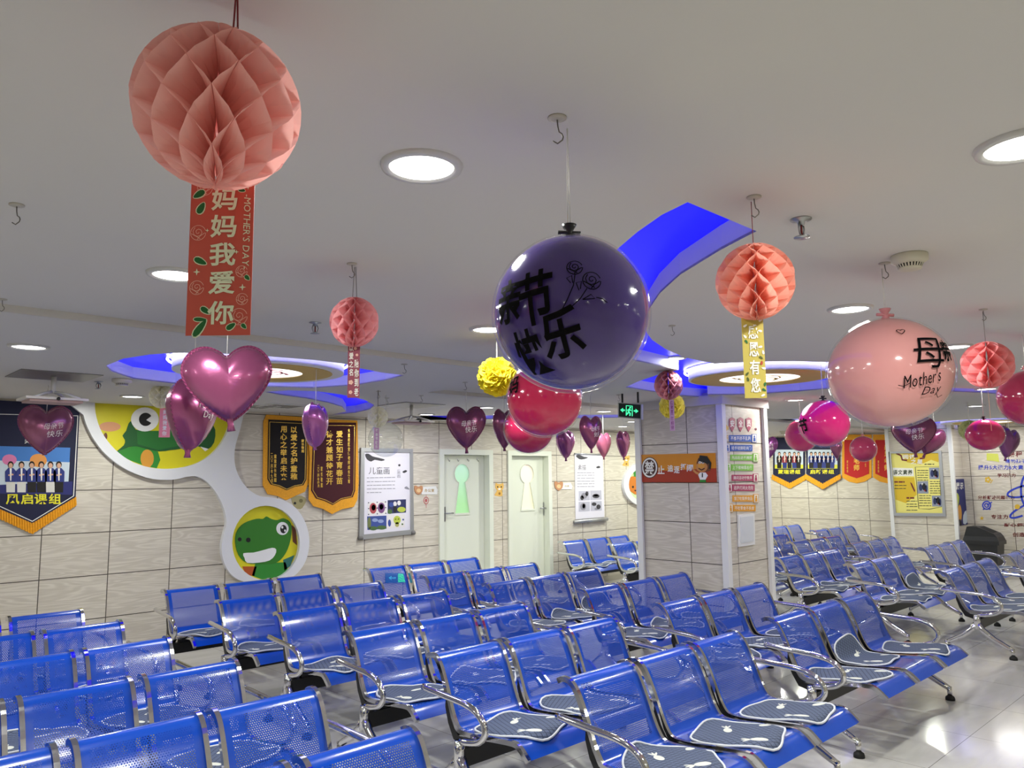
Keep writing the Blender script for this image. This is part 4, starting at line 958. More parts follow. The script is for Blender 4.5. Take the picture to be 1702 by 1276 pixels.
# foil hearts
foil = {}
def dusty(h):
    c = [int(h[i:i+2], 16) for i in (1, 3, 5)]; g = sum(c)/3; return '#'+''.join('%02x' % int((v*.76+g*.24)*.9) for v in c)
def foil_mat(hexc): return mat('foil_'+hexc[1:], dusty(hexc), .25, .6, 0, .5, .5, .3, 9)
_hp = [(0, .60), (.14, .72), (.36, .84), (.60, .84), (.82, .70), (.97, .44), (1.0, .16), (.90, -.16), (.70, -.48), (.46, -.77), (.24, -.98), (.07, -1.10)]
HEART = smooth_px(_hp+[(0, -1.13)]+[(-x, y) for x, y in _hp[:0:-1]], 3)
def foil_heart(px, wpx, hpx, dp, yaw, label, hexc, text=None, tail=1.0, fat=.42, lean=0., string=True):
    """heart spans wpx (when seen square on) by hpx pixels; yaw turns it about the vertical from facing the camera"""
    c = at_depth(px[0], px[1], dp); k = dp/FPX; sx, sz = wpx*k/2, hpx*k/2/1.03
    tocam = Vector((CAM[0]-c.x, CAM[1]-c.y, 0)).normalized(); rt = Vector((-tocam.y, tocam.x, 0))
    Rz = Matrix.Rotation(yaw, 3, 'Z'); ex, ey = Rz @ rt, Rz @ tocam; ez = Vector((0, 0, 1))
    if lean: Rl = Matrix.Rotation(lean, 3, ey); ex = Rl @ ex; ez = Rl @ ez
    T = fat*sx; N = len(HEART); K = 10; cz = -.05
    def pt(a, q): hx, hz = HEART[a % N]; return (hx*q)*sx, ((hz-cz)*q+cz+.10)*sz
    def thick(q): return T*max(0., 1-q**2.2)**.55
    P = lambda x, y, z: c+ex*x+ey*y+ez*z
    t = thing('foil_balloon', label, 'balloon', c, 'heart foil balloons'); v = []; f = []
    for side in (1, -1):
        o = len(v); v.append(P(*((0, side*thick(0), (cz+.10)*sz))))
        for q in range(1, K+1):
            for a in range(N):
                x, z = pt(a, q/K); wr = 0 if q < K-2 else .012*sx*math.sin(a*2.6)*(q/K)
                v.append(P(x, side*(thick(q/K)+wr*side*.0)+(wr if q < K else 0)*side, z))
        for a in range(N):
            b = (a+1) % N; f.append((o, o+1+a, o+1+b))
            for q in range(K-1): f.append((o+1+q*N+a, o+1+(q+1)*N+a, o+1+(q+1)*N+b, o+1+q*N+b))
    mb = MB(); mm = foil_mat(hexc); mb.add(v, f, mm, True); mb.build('heart', t, c)
    mb = MB(); v = []; f = []                                        # puckered seam
    for a in range(N*2):
        x, z = pt(a//2, 1.0); x2, z2 = pt(a//2, 1.045)
        if a % 2: xn, zn = pt(a//2+1, 1.0); x, z = (x+xn)/2, (z+zn)/2; xn, zn = pt(a//2+1, 1.045); x2, z2 = (x2+xn)/2, (z2+zn)/2
        wv = .018*sx*(1 if a % 2 else -1); v += [P(x, 0, z), P(x2, wv, z2)]
    M2 = N*2
    for a in range(M2): b = (a+1) % M2; f.append((2*a, 2*a+1, 2*b+1, 2*b))
    mb.add(v, f, mat('foil_seam_'+hexc[1:], dusty(hexc), .35, .6)); mb.build('seam', t, c)
    zb = (-17/16-cz)*sz+(cz+.10)*sz
    mb = MB(); mb.tube([P(0, 0, zb+.10*sz), P(0, 0, zb-.02*sz), P(.01*sx, 0, zb-.16*sz*tail), P(.02*sx, 0, zb-.34*sz*tail)], [.14*sx, .085*sx, .07*sx, .10*sx], mm, 10); mb.build('filling_neck', t, c)
    if text:
        for s, (x0, z0, w_, h_), rot in text:
            V, F = text2d(s, False, 0, .2); V = [((x0+x*w_)*sx+(y*h_*-rot)*sz, (z0+y*h_+x*w_*rot)*sz) for x, y in V]; V, F = refine2d(V, F, sx*.12); mbt = MB(); out = []
            for x, z in V:
                best = 0; hx, hz = x/sx, z/sz-.10
                an = math.atan2(hx, hz-cz); rr = math.hypot(hx, hz-cz)
                ro = min((abs(math.atan2(q[0], q[1]-cz)-an), math.hypot(q[0], q[1]-cz)) for q in HEART)[1]; out.append(P(x, thick(min(.98, rr/ro))+.004, z))
            mbt.add(out, F, white_ink); mbt.build('lettering', t, c)
    if string:
        mb = MB(); top = P(0, 0, .62*sz); z = hang_z(top.x, top.y)-.002
        mb.tube([top, Vector((top.x, top.y, z))], .0012*max(1, dp*.35), white_thread, 5); mb.build('string', t, c)
    return t
MD = [("母亲节", (.12, .18, .8, .30), .1), ("快乐", (.25, -.15, .55, .30), .1)]
foil_heart((379, 636), 137, 128, 3.6, 0.05, 'biggest magenta foil heart, square on, below the long coral banner', '#b0447f', None, 1.0, .42, .08)
foil_heart((318, 692), 118, 118, 3.9, 1.02, 'magenta foil heart seen half side-on, touching the biggest foil heart', '#b23f82', [("Mother's", (.0, .30, .9, .22), .05), ("Day", (.0, .0, .5, .25), .05)], .7, .52, -.12)
foil_heart((76, 713), 78, 82, 6.2, .12, 'pale magenta foil heart hung before the navy pennant with the group photo', '#b45488', [("母亲节", (.25, .12, .75, .26), .12), ("快乐", (.30, -.2, .6, .26), .12)], .35)
foil_heart((524, 706), 66, 76, 5.4, 1.25, 'lilac foil heart seen side-on before the black and maroon pennants', '#c455b8', None, .5, .60)
foil_heart((775, 709), 63, 70, 7.2, .0, 'dark magenta foil heart hung before the first door', '#9c3a72', [("母亲节", (.15, .15, .8, .28), .1), ("快乐", (.25, -.15, .6, .28), .1)], 1.0)
foil_heart((838, 712), 56, 66, 7.4, .9, 'dark plum foil heart mostly behind the dark red balloon', '#8c2f66', None, .6)
foil_heart((940, 738), 46, 48, 9.0, 1.0, 'violet foil heart side-on between the second door and scroll poster', '#a03a90', None, .7, .5)
foil_heart((982, 718), 42, 56, 7.6, .55, 'pink foil heart hung before the top of the scroll poster', '#c04a86', MD, .9, .5)
foil_heart((1003, 739), 34, 42, 9.6, .8, 'light pink foil heart partly behind another at the scroll poster', '#d8608e', None, .7, .5)
foil_heart((1036, 738), 34, 46, 8.8, 1.0, 'violet and pink foil heart above the pumpkin picture', '#b8468e', None, .6, .5)
foil_heart((1277, 743), 30, 36, 9.6, .1, 'small violet foil heart beside the column before the navy banners', '#a23aa2', MD, .8)
foil_heart((1390, 745), 26, 34, 10.5, .8, 'small pink foil heart behind the magenta balloon pair', '#c25c96', None, .8)
foil_heart((1519, 722), 66, 60, 7.4, -.2, 'plum foil heart behind the lower edge of the pale pink balloon', '#9c3d70', MD, 1.0)
foil_heart((1547, 731), 44, 52, 7.9, .55, 'tilted plum foil heart right above the yellow poster corner', '#9a3c72', None, .9, .42, -.5)
foil_heart((1675, 735), 44, 52, 8.6, .85, 'violet plum foil heart behind the flattened magenta balloon', '#93408c', None, .9, .5, -.3)

# ------------------------------------------------------------------ pennants, posters and signs on the walls
gold_fringe = mat('gold_fringe', '#eea21c', .7, vary=.25, bscale=60); gold_cloth = mat('gold_cloth', '#c99626', .6)
def fringe(mb, W, upper, lower, d, m, n_per=.012):
    """hanging threads between two pixel polylines"""
    def walk(pl, n):
        P = [Vector((*W.uv(*p), 0)) for p in pl]; L = [0]
        for a, b in zip(P, P[1:]): L.append(L[-1]+(b-a).length)
        out = []
        for i in range(n+1):
            s = L[-1]*i/n; k = max(j for j in range(len(L)-1) if L[j] <= s+1e-9); t = (s-L[k])/max(1e-9, L[k+1]-L[k]); out.append(P[k].lerp(P[k+1], t))
        return out, L[-1]
    _, tot = walk(upper, 1); n = max(6, int(tot/n_per)); A, _ = walk(upper, n); B, _ = walk(lower, n); v = []
    for i in range(n+1):
        z = d+(.010 if i % 2 else .002); v += [W.xyz(A[i].x, A[i].y, z), W.xyz(B[i].x, B[i].y-(.006 if i % 3 == 0 else 0), z)]
    mb.add(v, [(2*i, 2*i+1, 2*i+3, 2*i+2) for i in range(n)], m)
def place(px, W): q = W.p(*px); return (q.x, q.y, q.z)
def people(mb, W, xs, y0, y1, d, jackets, legs, skin, hair, scale=1.0):
    """small printed group photo: heads, coats and legs"""
    h = y1-y0
    for i, x in enumerate(xs):
        w = h*.17*scale; j = jackets[i % len(jackets)]; l = legs[i % len(legs)]
        wpoly(mb, W, [(x-w*.8, y0+h*.62), (x+w*.8, y0+h*.62), (x+w*.75, y1), (x-w*.75, y1)], d, d+.001, l)
        wpoly(mb, W, [(x-w*.45, y0+h*.21), (x+w*.45, y0+h*.21), (x+w, y0+h*.32), (x+w*.95, y0+h*.66), (x-w*.95, y0+h*.66), (x-w, y0+h*.32)], d+.001, d+.002, j)
        wpoly(mb, W, [(x-w*.18, y0+h*.22), (x+w*.18, y0+h*.22), (x+w*.1, y0+h*.62), (x-w*.1, y0+h*.62)], d+.002, d+.0025, white_ink)
        wpoly(mb, W, ell_px(x, y0+h*.10, w*.52, h*.115, 12), d+.001, d+.002, hair); wpoly(mb, W, ell_px(x, y0+h*.13, w*.38, h*.085, 12), d+.002, d+.003, skin)
        wpoly(mb, W, ell_px(x-w*.25, y0+h*.44, w*.22, h*.03, 8), d+.002, d+.003, skin); wpoly(mb, W, ell_px(x+w*.3, y0+h*.42, w*.22, h*.03, 8), d+.002, d+.003, skin)
navy = mat('navy_cloth', '#15183a', .75); navy_print = mat('navy_print', '#23276b', .6); skin_print = mat('print_skin', '#d9a98c', .6); hair_print = mat('print_hair', '#15110f', .7)
jacket_print = mat('print_jacket', '#22307c', .6); white_print = mat('print_white', '#dcdad2', .6); sky_print = mat('print_sky', '#3f7cc8', .6); pale_sky = mat('print_pale_sky', '#c9d6e2', .6); yellow_text = mat('yellow_text', '#e8e02a', .5)
# navy pennant with the group photo
t = thing('pennant', 'navy pennant with group photo and gold fringe at the left edge of the picture', 'pennant', place((53, 670), WL))
m = MB(); wpoly(m, WL, [(-26, 664), (132, 673), (125, 826), (53, 870), (-18, 838)], .008, .016, navy); m.build('cloth', t, t.location)
m = MB(); wstroke(m, WL, [(-15, 688), (128.5, 691), (121.5, 824), (53, 866), (-14, 835)], .009, .0168, white_ink, True); m.build('border_line', t, t.location)
m = MB(); fringe(m, WL, [(-18, 838), (53, 869), (126, 825)], [(-18, 854), (53, 887), (127, 839)], .012, gold_fringe); m.build('fringe', t, t.location)
m = MB(); wpoly(m, WL, [(-12, 741), (116, 744), (113, 800), (-10, 806)], .016, .0166, sky_print); wpoly(m, WL, [(-11, 765), (115, 768), (113, 800), (-10, 806)], .0166, .017, pale_sky)
wpoly(m, WL, ell_px(15, 764, 12, 9), .017, .0175, mat('print_pink', '#e07fb0', .6)); wpoly(m, WL, ell_px(63, 765, 14, 11), .017, .0175, mat('print_orange', '#e79a4a', .6))
wpoly(m, WL, [(-10, 800), (120, 800), (119, 822), (-10, 820)], .0158, .0164, navy_print)
people(m, WL, (17, 35, 52, 68, 83, 97), 767, 818, .018, [jacket_print], [white_print, white_print, hair_print, hair_print, white_print, hair_print], skin_print, hair_print, 1.08); m.build('group_photo', t, t.location)
m = MB(); wtext(m, WL, '风启课组', 9, 820, 101, 838, .019, yellow_text); wtext(m, WL, '天童', 40, 730, 58, 737, .019, white_ink); m.build('lettering', t, t.location)

# white framed pair of round cartoon pictures
outer = [(133, 666), (136, 690), (143, 711), (155, 733), (172, 754), (195, 773), (222, 787), (252, 796), (285, 797), (308, 792), (325, 792), (342, 802), (358, 822), (369, 846), (373, 868), (369, 885), (365, 905), (367, 928), (376, 948), (390, 961), (412, 968), (440, 970), (468, 966), (490, 952), (504, 932), (510, 908), (509, 885), (501, 862), (487, 843), (468, 831), (446, 826), (428, 824), (411, 814), (398, 799), (389, 780), (386, 760), (388, 740), (395, 716), (401, 690), (402, 672)]
inner_up = [(155, 664), (155, 664.5), (156, 686), (163, 711), (176, 733), (195, 753), (218, 768), (247, 777), (275, 779), (303, 776), (328, 768), (349, 754), (364, 737), (375, 716), (381, 692), (382, 670.5), (382, 670)]
inner_lo = ell_px(438.4, 901.5, 56, 61.5, 36)
def open_smooth(p, k=3): q = smooth_px(p, k); return q[:-(k-1)] if k > 1 else q
t = thing('wall_picture', 'white dumbbell-shaped wall frame with a large and a small cartoon frog picture', 'picture', place((280, 797), WL))
m = MB(); wpoly(m, WL, open_smooth(outer), 0, .055, mat('white_frame', '#e4e5ea', .3), [open_smooth(inner_up), inner_lo]); m.build('frame', t, t.location)
yel = mat('cartoon_yellow', '#dcd21c', .5); g1 = mat('cartoon_green', '#2f8a2e', .5); g2 = mat('cartoon_dark_green', '#1a5a28', .5); org = mat('cartoon_orange', '#d99a38', .5); peach = mat('cartoon_peach', '#d99a70', .5); wh = mat('cartoon_white', '#eeeef0', .5); bk = mat('cartoon_black', '#101010', .5)
m = MB(); wpoly(m, WL, [(x, y) for x, y in open_smooth(inner_up)], .004, .008, yel)
body = [(190, 752), (203, 746), (222, 741), (240, 744), (262, 750), (266, 764), (260, 778), (240, 774), (216, 765)]
wpoly(m, WL, body, .008, .010, g1); wpoly(m, WL, ell_px(244, 762, 11, 15), .010, .012, org)
head = [(213, 704), (219, 700), (225, 714), (258, 717), (282, 712), (300, 716), (322, 724), (337, 712), (349, 704), (357, 714), (355, 735), (344, 747), (330, 742), (312, 741), (298, 746), (282, 748), (264, 750), (240, 745), (222, 741), (205, 746), (192, 751), (205, 740), (207, 731), (203, 724), (209, 716)]
wpoly(m, WL, smooth_px(head, 2), .010, .013, g2); wpoly(m, WL, [(227, 716), (300, 716), (300, 740), (262, 748), (228, 738)], .013, .0135, mat('cartoon_mid_green', '#236f2c', .5))
wpoly(m, WL, ell_px(240, 697, 23, 20), .013, .016, wh); wpoly(m, WL, [(241+11*math.cos(a*.2+.55), 697+11*math.sin(a*.2+.55)) for a in range(27)]+[(242, 698)], .016, .018, bk)
wpoly(m, WL, ell_px(182, 709, 18, 8), .008, .010, peach); wpoly(m, WL, [(332, 742), (346, 746), (340, 750)], .013, .015, wh); wpoly(m, WL, ell_px(345, 714, 5, 4), .013, .015, bk); wpoly(m, WL, ell_px(175, 725, 3, 6), .008, .010, mat('cartoon_brown', '#6a3a1c', .5)); m.build('large_picture', t, t.location)
m = MB(); wpoly(m, WL, inner_lo, .004, .008, yel)
wpoly(m, WL, [(484, 872), (491, 878), (493, 906), (486, 900)], .008, .010, mat('cartoon_brown', '#6a3a1c', .5)); wpoly(m, WL, [(470, 930), (489, 922), (482, 940), (472, 948)], .008, .010, mat('cartoon_teal', '#2d6f68', .5)); wpoly(m, WL, [(402, 941), (426, 941), (422, 957), (408, 955)], .008, .010, mat('cartoon_rust', '#b5541c', .5))
wpoly(m, WL, [(424, 936), (474, 934), (478, 948), (461, 959), (435, 962.5), (418, 956)], .008, .010, g1)
wpoly(m, WL, smooth_px([(390, 900), (393, 882), (405, 869), (425, 862), (436, 862), (442, 858), (450, 862), (460, 864), (470, 861), (481, 867), (484, 880), (480, 905), (470, 925), (455, 936), (430, 937), (410, 935), (396, 923)], 3), .010, .013, mat('cartoon_leaf_green', '#2f7a1e', .5))
wpoly(m, WL, ell_px(468.5, 878, 10.2, 10.8), .013, .015, wh); wpoly(m, WL, ell_px(470, 879, 5.2, 7), .015, .017, bk); wpoly(m, WL, ell_px(468, 876, 1.8, 2.2, 10), .017, .018, wh); wpoly(m, WL, ell_px(472.5, 881.5, 1.4, 2, 10), .017, .018, wh)
wpoly(m, WL, ell_px(397.5, 896, 3.2, 3.4, 14), .013, .015, bk); wpoly(m, WL, ell_px(411.8, 897, 3.8, 4, 14), .013, .015, bk)
wpoly(m, WL, smooth_px([(403.5, 919), (420, 918), (438, 913.5), (452, 910), (458, 913), (456, 922), (447, 931), (430, 934.5), (410, 935), (405.5, 927)], 2), .013, .016, wh); m.build('small_picture', t, t.location)

# black and maroon award pennants
def award(outer, inner, top, label, clothm, cols, dz):
    t = thing('pennant', label, 'pennant', place(top, WL))
    m = MB(); wpoly(m, WL, outer, dz+.006, dz+.014, gold_fringe); m.build('fringed_backing', t, t.location)
    m = MB(); wpoly(m, WL, inner, dz+.014, dz+.018, clothm); m.build('cloth', t, t.location)
    m = MB(); cx = sum(p[0] for p in inner)/len(inner); cy = sum(p[1] for p in inner)/len(inner); wstroke(m, WL, [(cx+(x-cx)*.93, cy+(y-cy)*.95) for x, y in inner], .007, dz+.0186, gold_ink, True); m.build('border_line', t, t.location)
    m = MB()
    for s, x0, y0, x1, y1 in cols: wtext(m, WL, s, x0, y0, x1, y1, dz+.0188, gold_ink, True)
    m.build('lettering', t, t.location)
    n = outer[0], outer[1]
award([(442, 689), (517, 694), (513, 800), (506, 817), (492, 823), (475, 831), (460, 824), (444, 821), (436, 806), (437, 700)], [(445, 697), (510, 700), (508, 797), (503, 806), (489, 808.5), (475.5, 814.5), (462, 808), (449, 805), (443.5, 796)], (478, 692),
      'black velvet pennant with gold lettering, left of the maroon one', mat('black_velvet', '#120a0e', .85), [('以爱之名护童稚', 481.5, 709, 493, 797), ('用心之举启未来', 464.5, 708, 476, 797.5), ('家长敬赠', 499.5, 730, 504.5, 752), ('二〇二四年九月', 448.5, 753, 452.5, 802), ('童童家长敬赠', 454, 755, 458.5, 801)], 0)
award([(508, 695), (592, 699), (594, 800), (592, 830), (586, 842), (566, 846), (550, 854), (534, 845), (519, 841), (511, 830), (513, 760)], [(519, 702), (589.5, 702.5), (588, 815), (584, 826), (565, 830), (551, 839), (537, 832), (523, 828), (515, 815)], (552, 697),
      'maroon velvet pennant with gold lettering beside the framed poster', mat('maroon_velvet', '#430c18', .85), [('爱生如子育春苗', 556, 716, 567.5, 804.5), ('德才兼顾待花开', 539.5, 716, 551, 805.5), ('大童校区全体老师成长教育', 575.5, 712.5, 579.5, 803), ('家长敬赠', 530.5, 775, 534, 810), ('二〇二四年四月', 525, 773, 528.5, 810)], .016)
t = thing('wall_sticker', 'khaki cartoon cat sticker peeking out below the two award pennants', 'sticker', place((497, 835), WL)); kh = mat('khaki_print', '#a39a6c', .6); m = MB(); wpoly(m, WL, smooth_px([(484, 828), (492, 824), (502, 824), (509, 830), (505, 840), (499, 846), (489, 842)], 2), 0, .003, kh); wpoly(m, WL, ell_px(490, 836, 2.2, 2.2, 10), .003, .004, bk); wpoly(m, WL, ell_px(500, 832, 3.2, 3.2, 12), .003, .004, mat('khaki_dark', '#6f673f', .6)); m.build('print', t, t.location)

# framed poster
alu = mat('satin_aluminium', '#b6b8bb', .35, .7); poster_white = mat('poster_lilac_white', '#e6e3ee', .35); grey_text = mat('grey_print', '#8d8b96', .6)
def text_lines(mb, W, x0, x1, ys, h, d, m, tilt=0., seed=1):
    rnd = random.Random(seed)
    for y in ys:
        x = x0
        while x < x1-1:
            w = min(rnd.uniform(3, 9), x1-x); wpoly(mb, W, [(x, y+tilt*(x-x0)), (x+w, y+tilt*(x+w-x0)), (x+w, y+h+tilt*(x+w-x0)), (x, y+h+tilt*(x-x0))], d, d+.0008, m); x += w+rnd.uniform(.5, 1.5)
t = thing('framed_poster', 'aluminium framed children-drawing poster between the maroon pennant and the first door', 'poster', place((640, 890), WL))
fo, fi = [(598.5, 744), (684.5, 746), (686, 887), (595.5, 897)], [(604, 750.5), (680, 752), (681, 880), (603, 888)]
m = MB(); wpoly(m, WL, fo, 0, .028, alu, [fi]); m.build('frame', t, t.location)
m = MB(); wpoly(m, WL, fi, .004, .010, poster_white); m.build('sheet', t, t.location)
m = MB(); wtext(m, WL, '儿童画', 612, 776, 646.5, 788, .011, mat('dark_print', '#3a3a42', .6), bold=0); text_lines(m, WL, 609, 656, (793.5, 800, 806, 812), 1.1, .0102, grey_text, -.02); text_lines(m, WL, 609, 633, (818,), 1.1, .0102, grey_text, -.02); wtext(m, WL, '艺术童画' if False else '童画', 659, 780, 665, 794, .011, grey_text, True, 0); m.build('lettering', t, t.location)
m = MB(); ink = mat('ink_wash', '#3c3a40', .6)
wpoly(m, WL, smooth_px([(606, 755), (612, 754), (618, 758), (626, 760), (634, 762), (639, 764), (633, 766), (622, 764), (616, 767), (609, 763)], 2), .010, .011, ink); wpoly(m, WL, smooth_px([(668, 784), (673, 781), (676, 783), (671, 786)], 2), .010, .011, ink); wpoly(m, WL, ell_px(663, 773, 2, 2, 8), .010, .011, ink)
wpoly(m, WL, smooth_px([(671, 811), (675, 808), (680, 813), (676, 813)], 2), .010, .011, grey_text); m.build('ink_pattern', t, t.location)
def drawing(mb, W, q, bg, blobs, d):
    (x0, y0), (x1, y1), (x2, y2), (x3, y3) = q; wpoly(mb, W, q, d, d+.001, bg)
    for fx, fy, rx, ry, mm in blobs:
        cx = x0*(1-fx)*(1-fy)+x1*fx*(1-fy)+x2*fx*fy+x3*(1-fx)*fy; cy = y0*(1-fx)*(1-fy)+y1*fx*(1-fy)+y2*fx*fy+y3*(1-fx)*fy; wpoly(mb, W, ell_px(cx, cy, rx, ry, 12), d+.001, d+.002, mm)
C_ = lambda n, h: mat('crayon_'+n, h, .6)
red_, blue_, dgr_, lim_, pur_, paperw, drk_ = C_('red', '#b04a50'), C_('blue', '#3a4f96'), C_('green', '#4a6a3a'), C_('lime', '#b9c64a'), C_('violet', '#7a4a80'), C_('paper', '#e6e2e2'), C_('navy', '#28305e')
for q, bg, bl in (([(610.5, 834), (641.5, 832.5), (642, 854), (610.5, 856)], paperw, [(.28, .5, 6, 9, red_), (.72, .5, 6, 9, pur_), (.3, .45, 3.5, 5, C_('cream', '#e2d3a4')), (.72, .42, 3.5, 5, C_('cream', '#e2d3a4'))]+[(x, y, 1, 1, drk_) for x in (.04, .5, .95) for y in (.06, .5, .94)]),
                  ([(643.5, 831), (674, 829.5), (674, 851.5), (643.5, 853.5)], drk_, [(.2, .35, 4, 4, blue_), (.4, .3, 3, 4, paperw), (.62, .25, 3, 4, paperw), (.75, .75, 7, 4.5, lim_), (.12, .85, 4, 4, dgr_), (.4, .7, 3, 6, C_('coal', '#1c1c24'))]),
                  ([(609.5, 858), (641.5, 856.5), (641.5, 878.5), (610, 880.5)], blue_, [(.1, .5, 3, 10, C_('moss', '#6f7a4a')), (.4, .3, 5, 3, C_('pale', '#8fa0cc')), (.7, .4, 5, 3, C_('pale', '#8fa0cc')), (.3, .9, 7, 3.5, dgr_), (.75, .88, 8, 3.5, dgr_)]),
                  ([(643, 856), (672, 854.5), (672.5, 876), (643, 878)], paperw, [(.55, .4, 6, 7, lim_), (.55, .75, 3.5, 4, C_('olive', '#a9a860')), (.12, .6, 2.5, 6, blue_), (.9, .4, 1.5, 1.5, blue_), (.85, .75, 1.5, 1.5, dgr_), (.47, .33, 1, 1, drk_), (.63, .33, 1, 1, drk_)])):
    m = MB(); drawing(m, WL, q, bg, bl, .0105); m.build('child_drawing', t, t.location)
for x, y in ((597, 894), (684.5, 885)):
    m = MB(); m.lathe([(.016, -.03), (.028, -.02), (.028, .03), (.018, .036)], WL.p(x, y)+Vector((0, -.02, 0)), mat('end_cap', '#6c6a68', .5), 14, (1, 0, 0)); m.build('end_cap', t, t.location)
# room plates and stickers between the doors
def room_plate(x0, y0, x1, y1, ax, ay, label):
    t = thing('room_sign', label, 'sign', place(((x0+x1)/2, (y0+y1)/2), WL), 'small room plates')
    m = MB(); wpoly(m, WL, [(x0, y0+1), (x1-3, y0), (x1, y0+6), (x1-1, y1), (x0, y1)], 0, .008, white_paint); m.build('plate', t, t.location)
    m = MB(); tn = mat('print_tan', '#c08a62', .6); wpoly(m, WL, smooth_px([(ax-7, ay-6), (ax-4, ay-7), (ax, ay-5), (ax+4, ay-7), (ax+7, ay-5), (ax+6, ay+3), (ax, ay+8), (ax-6, ay+3)], 2), .004, .012, tn); wpoly(m, WL, ell_px(ax, ay+1, 3.6, 3.4, 12), .012, .013, mat('print_light_tan', '#e0bd8c', .6)); m.build('animal_head', t, t.location)
    m = MB(); wtext(m, WL, '办公室', x0+5, y0+4, x1-6, y1-4, .009, mat('print_gold_grey', '#b59a66', .6)); m.build('lettering', t, t.location); return t
t = room_plate(700, 808, 727, 821.5, 695, 814, 'white room plate with a tan animal head beside the framed poster')
m = MB(); rp = mat('lantern_red', '#b8555a', .6); wstroke(m, WL, ell_px(708, 831.5, 4, 5.5, 16), .010, .004, rp, True); wpoly(m, WL, ell_px(708, 831.5, 1.8, 3, 10), .002, .004, rp); wstroke(m, WL, [(708, 822), (708, 826)], .006, .004, rp); wstroke(m, WL, [(708, 837), (708, 844)], .007, .004, rp); m.build('lantern_charm', t, t.location)
room_plate(933, 802, 951, 813, 928, 807, 'white room plate with a tan animal head between second door and scroll poster')
def cat_sticker(pts, x, y, s, label, W=WL):
    t = thing('wall_sticker', label, 'sticker', place((x, y), W)); m = MB(); o = mat('cat_orange', '#e0b25a', .6)
    wpoly(m, W, smooth_px([(x-6*s, y-12*s), (x-3*s, y-10*s), (x+3*s, y-10*s), (x+6*s, y-12*s), (x+7*s, y-4*s), (x+4*s, y+1*s), (x+5*s, y+10*s), (x-5*s, y+10*s), (x-8*s, y+8*s), (x-4*s, y+1*s), (x-7*s, y-4*s)], 2), 0, .003, o)
    for dx in (-3, 3): wpoly(m, W, ell_px(x+dx*s, y-5*s, 1.1*s, 1.3*s, 8), .003, .004, bk)
    wpoly(m, W, ell_px(x, y-1.5*s, 2.4*s, 1.6*s, 10), .003, .004, white_ink); wpoly(m, W, ell_px(x, y+6*s, 1.8*s, 2.2*s, 10), .003, .004, mat('cat_brown', '#9a6a2a', .6)); m.build('print', t, t.location)
cat_sticker(None, 830, 814, 1.0, 'orange cartoon cat sticker on the wall between the two doors'); cat_sticker(None, 1041, 766, .8, 'tan cartoon sticker just above the pumpkin picture')
# hooks on the first door
# scroll poster
t = thing('scroll_poster', 'hanging sketch scroll poster with four grey pictures right of the second door', 'poster', place((980, 862), WL))
m = MB(); wpoly(m, WL, [(954.5, 753), (1001, 755), (1004, 859), (956, 863)], .004, .010, poster_white); m.build('sheet', t, t.location)
m = MB(); a, b = WL.p(952.5, 867), WL.p(1007, 862); m.tube([a+Vector((0, -.03, 0)), b+Vector((0, -.03, 0))], .028, alu, 14); m.build('bottom_roller', t, t.location)
m = MB(); a, b = WL.p(954, 754), WL.p(1001, 755.5); m.tube([a+Vector((0, -.014, 0)), b+Vector((0, -.014, 0))], .014, alu, 10); m.build('top_rail', t, t.location)
m = MB(); wtext(m, WL, '素描', 960, 772, 973, 781, .011, ink, bold=0); text_lines(m, WL, 958.5, 987, (785, 789.5, 794, 799, 803.5, 808), 1.0, .0105, grey_text, -.01, 4); m.build('lettering', t, t.location)
for q, bl in (([(961, 816), (979, 815.5), (979.5, 831), (961, 832)], [(.5, .5, 5, 5, grey_text), (.3, .7, 3, 4, ink), (.75, .3, 2.5, 4, ink)]), ([(980, 815), (998.5, 814.5), (999, 830), (980.5, 831)], [(.5, .6, 6, 3.5, ink), (.5, .5, 4, 2, paperw)]),
              ([(961, 834), (979.5, 833.5), (979.5, 849), (961, 850)], [(.4, .5, 5, 6, grey_text), (.45, .45, 2.5, 4, paperw)]), ([(981, 833), (999, 832.5), (999.5, 848), (981, 849)], [(.3, .3, 4, 3, ink), (.7, .6, 3.5, 4, ink), (.5, .8, 3, 2, grey_text)])):
    m = MB(); drawing(m, WL, q, C_('sketch', '#b9b8c6'), bl, .0105); m.build('sketch', t, t.location)
m = MB(); wpoly(m, WL, smooth_px([(956, 757), (963, 756), (970, 759), (977, 760), (970, 763), (962, 763)], 2), .010, .011, ink); wpoly(m, WL, smooth_px([(990, 776), (995, 774), (997, 777), (992, 778)], 2), .010, .011, ink); m.build('ink_pattern', t, t.location)
# pumpkin picture
t = thing('wall_picture', 'white oval framed cartoon pumpkin picture half hidden by the column', 'picture', place((1062, 804), WL))
m = MB(); wpoly(m, WL, ell_px(1066, 804, 33, 36.5, 32), 0, .05, mat('white_frame', '#e4e5ea', .3), [ell_px(1067, 805, 25.5, 28, 32)]); m.build('frame', t, t.location)
m = MB(); wpoly(m, WL, ell_px(1067, 805, 25.5, 28, 32), .004, .008, mat('pale_lime', '#cfe0a8', .5)); wpoly(m, WL, smooth_px([(1042, 800), (1046, 793), (1056, 791), (1068, 792), (1080, 794), (1086, 803), (1082, 816), (1070, 823), (1054, 821), (1044, 812)], 2), .008, .012, mat('pumpkin_orange', '#d07a28', .5))
wpoly(m, WL, [(1053, 792), (1052, 784), (1056, 778), (1060, 784), (1058, 792)], .010, .014, g1); wpoly(m, WL, ell_px(1051, 809, 1.6, 2, 10), .012, .014, bk); wpoly(m, WL, ell_px(1059, 809, 1.6, 2, 10), .012, .014, bk); wpoly(m, WL, [(1053, 814), (1057, 814), (1055, 817)], .012, .014, bk); m.build('picture', t, t.location)

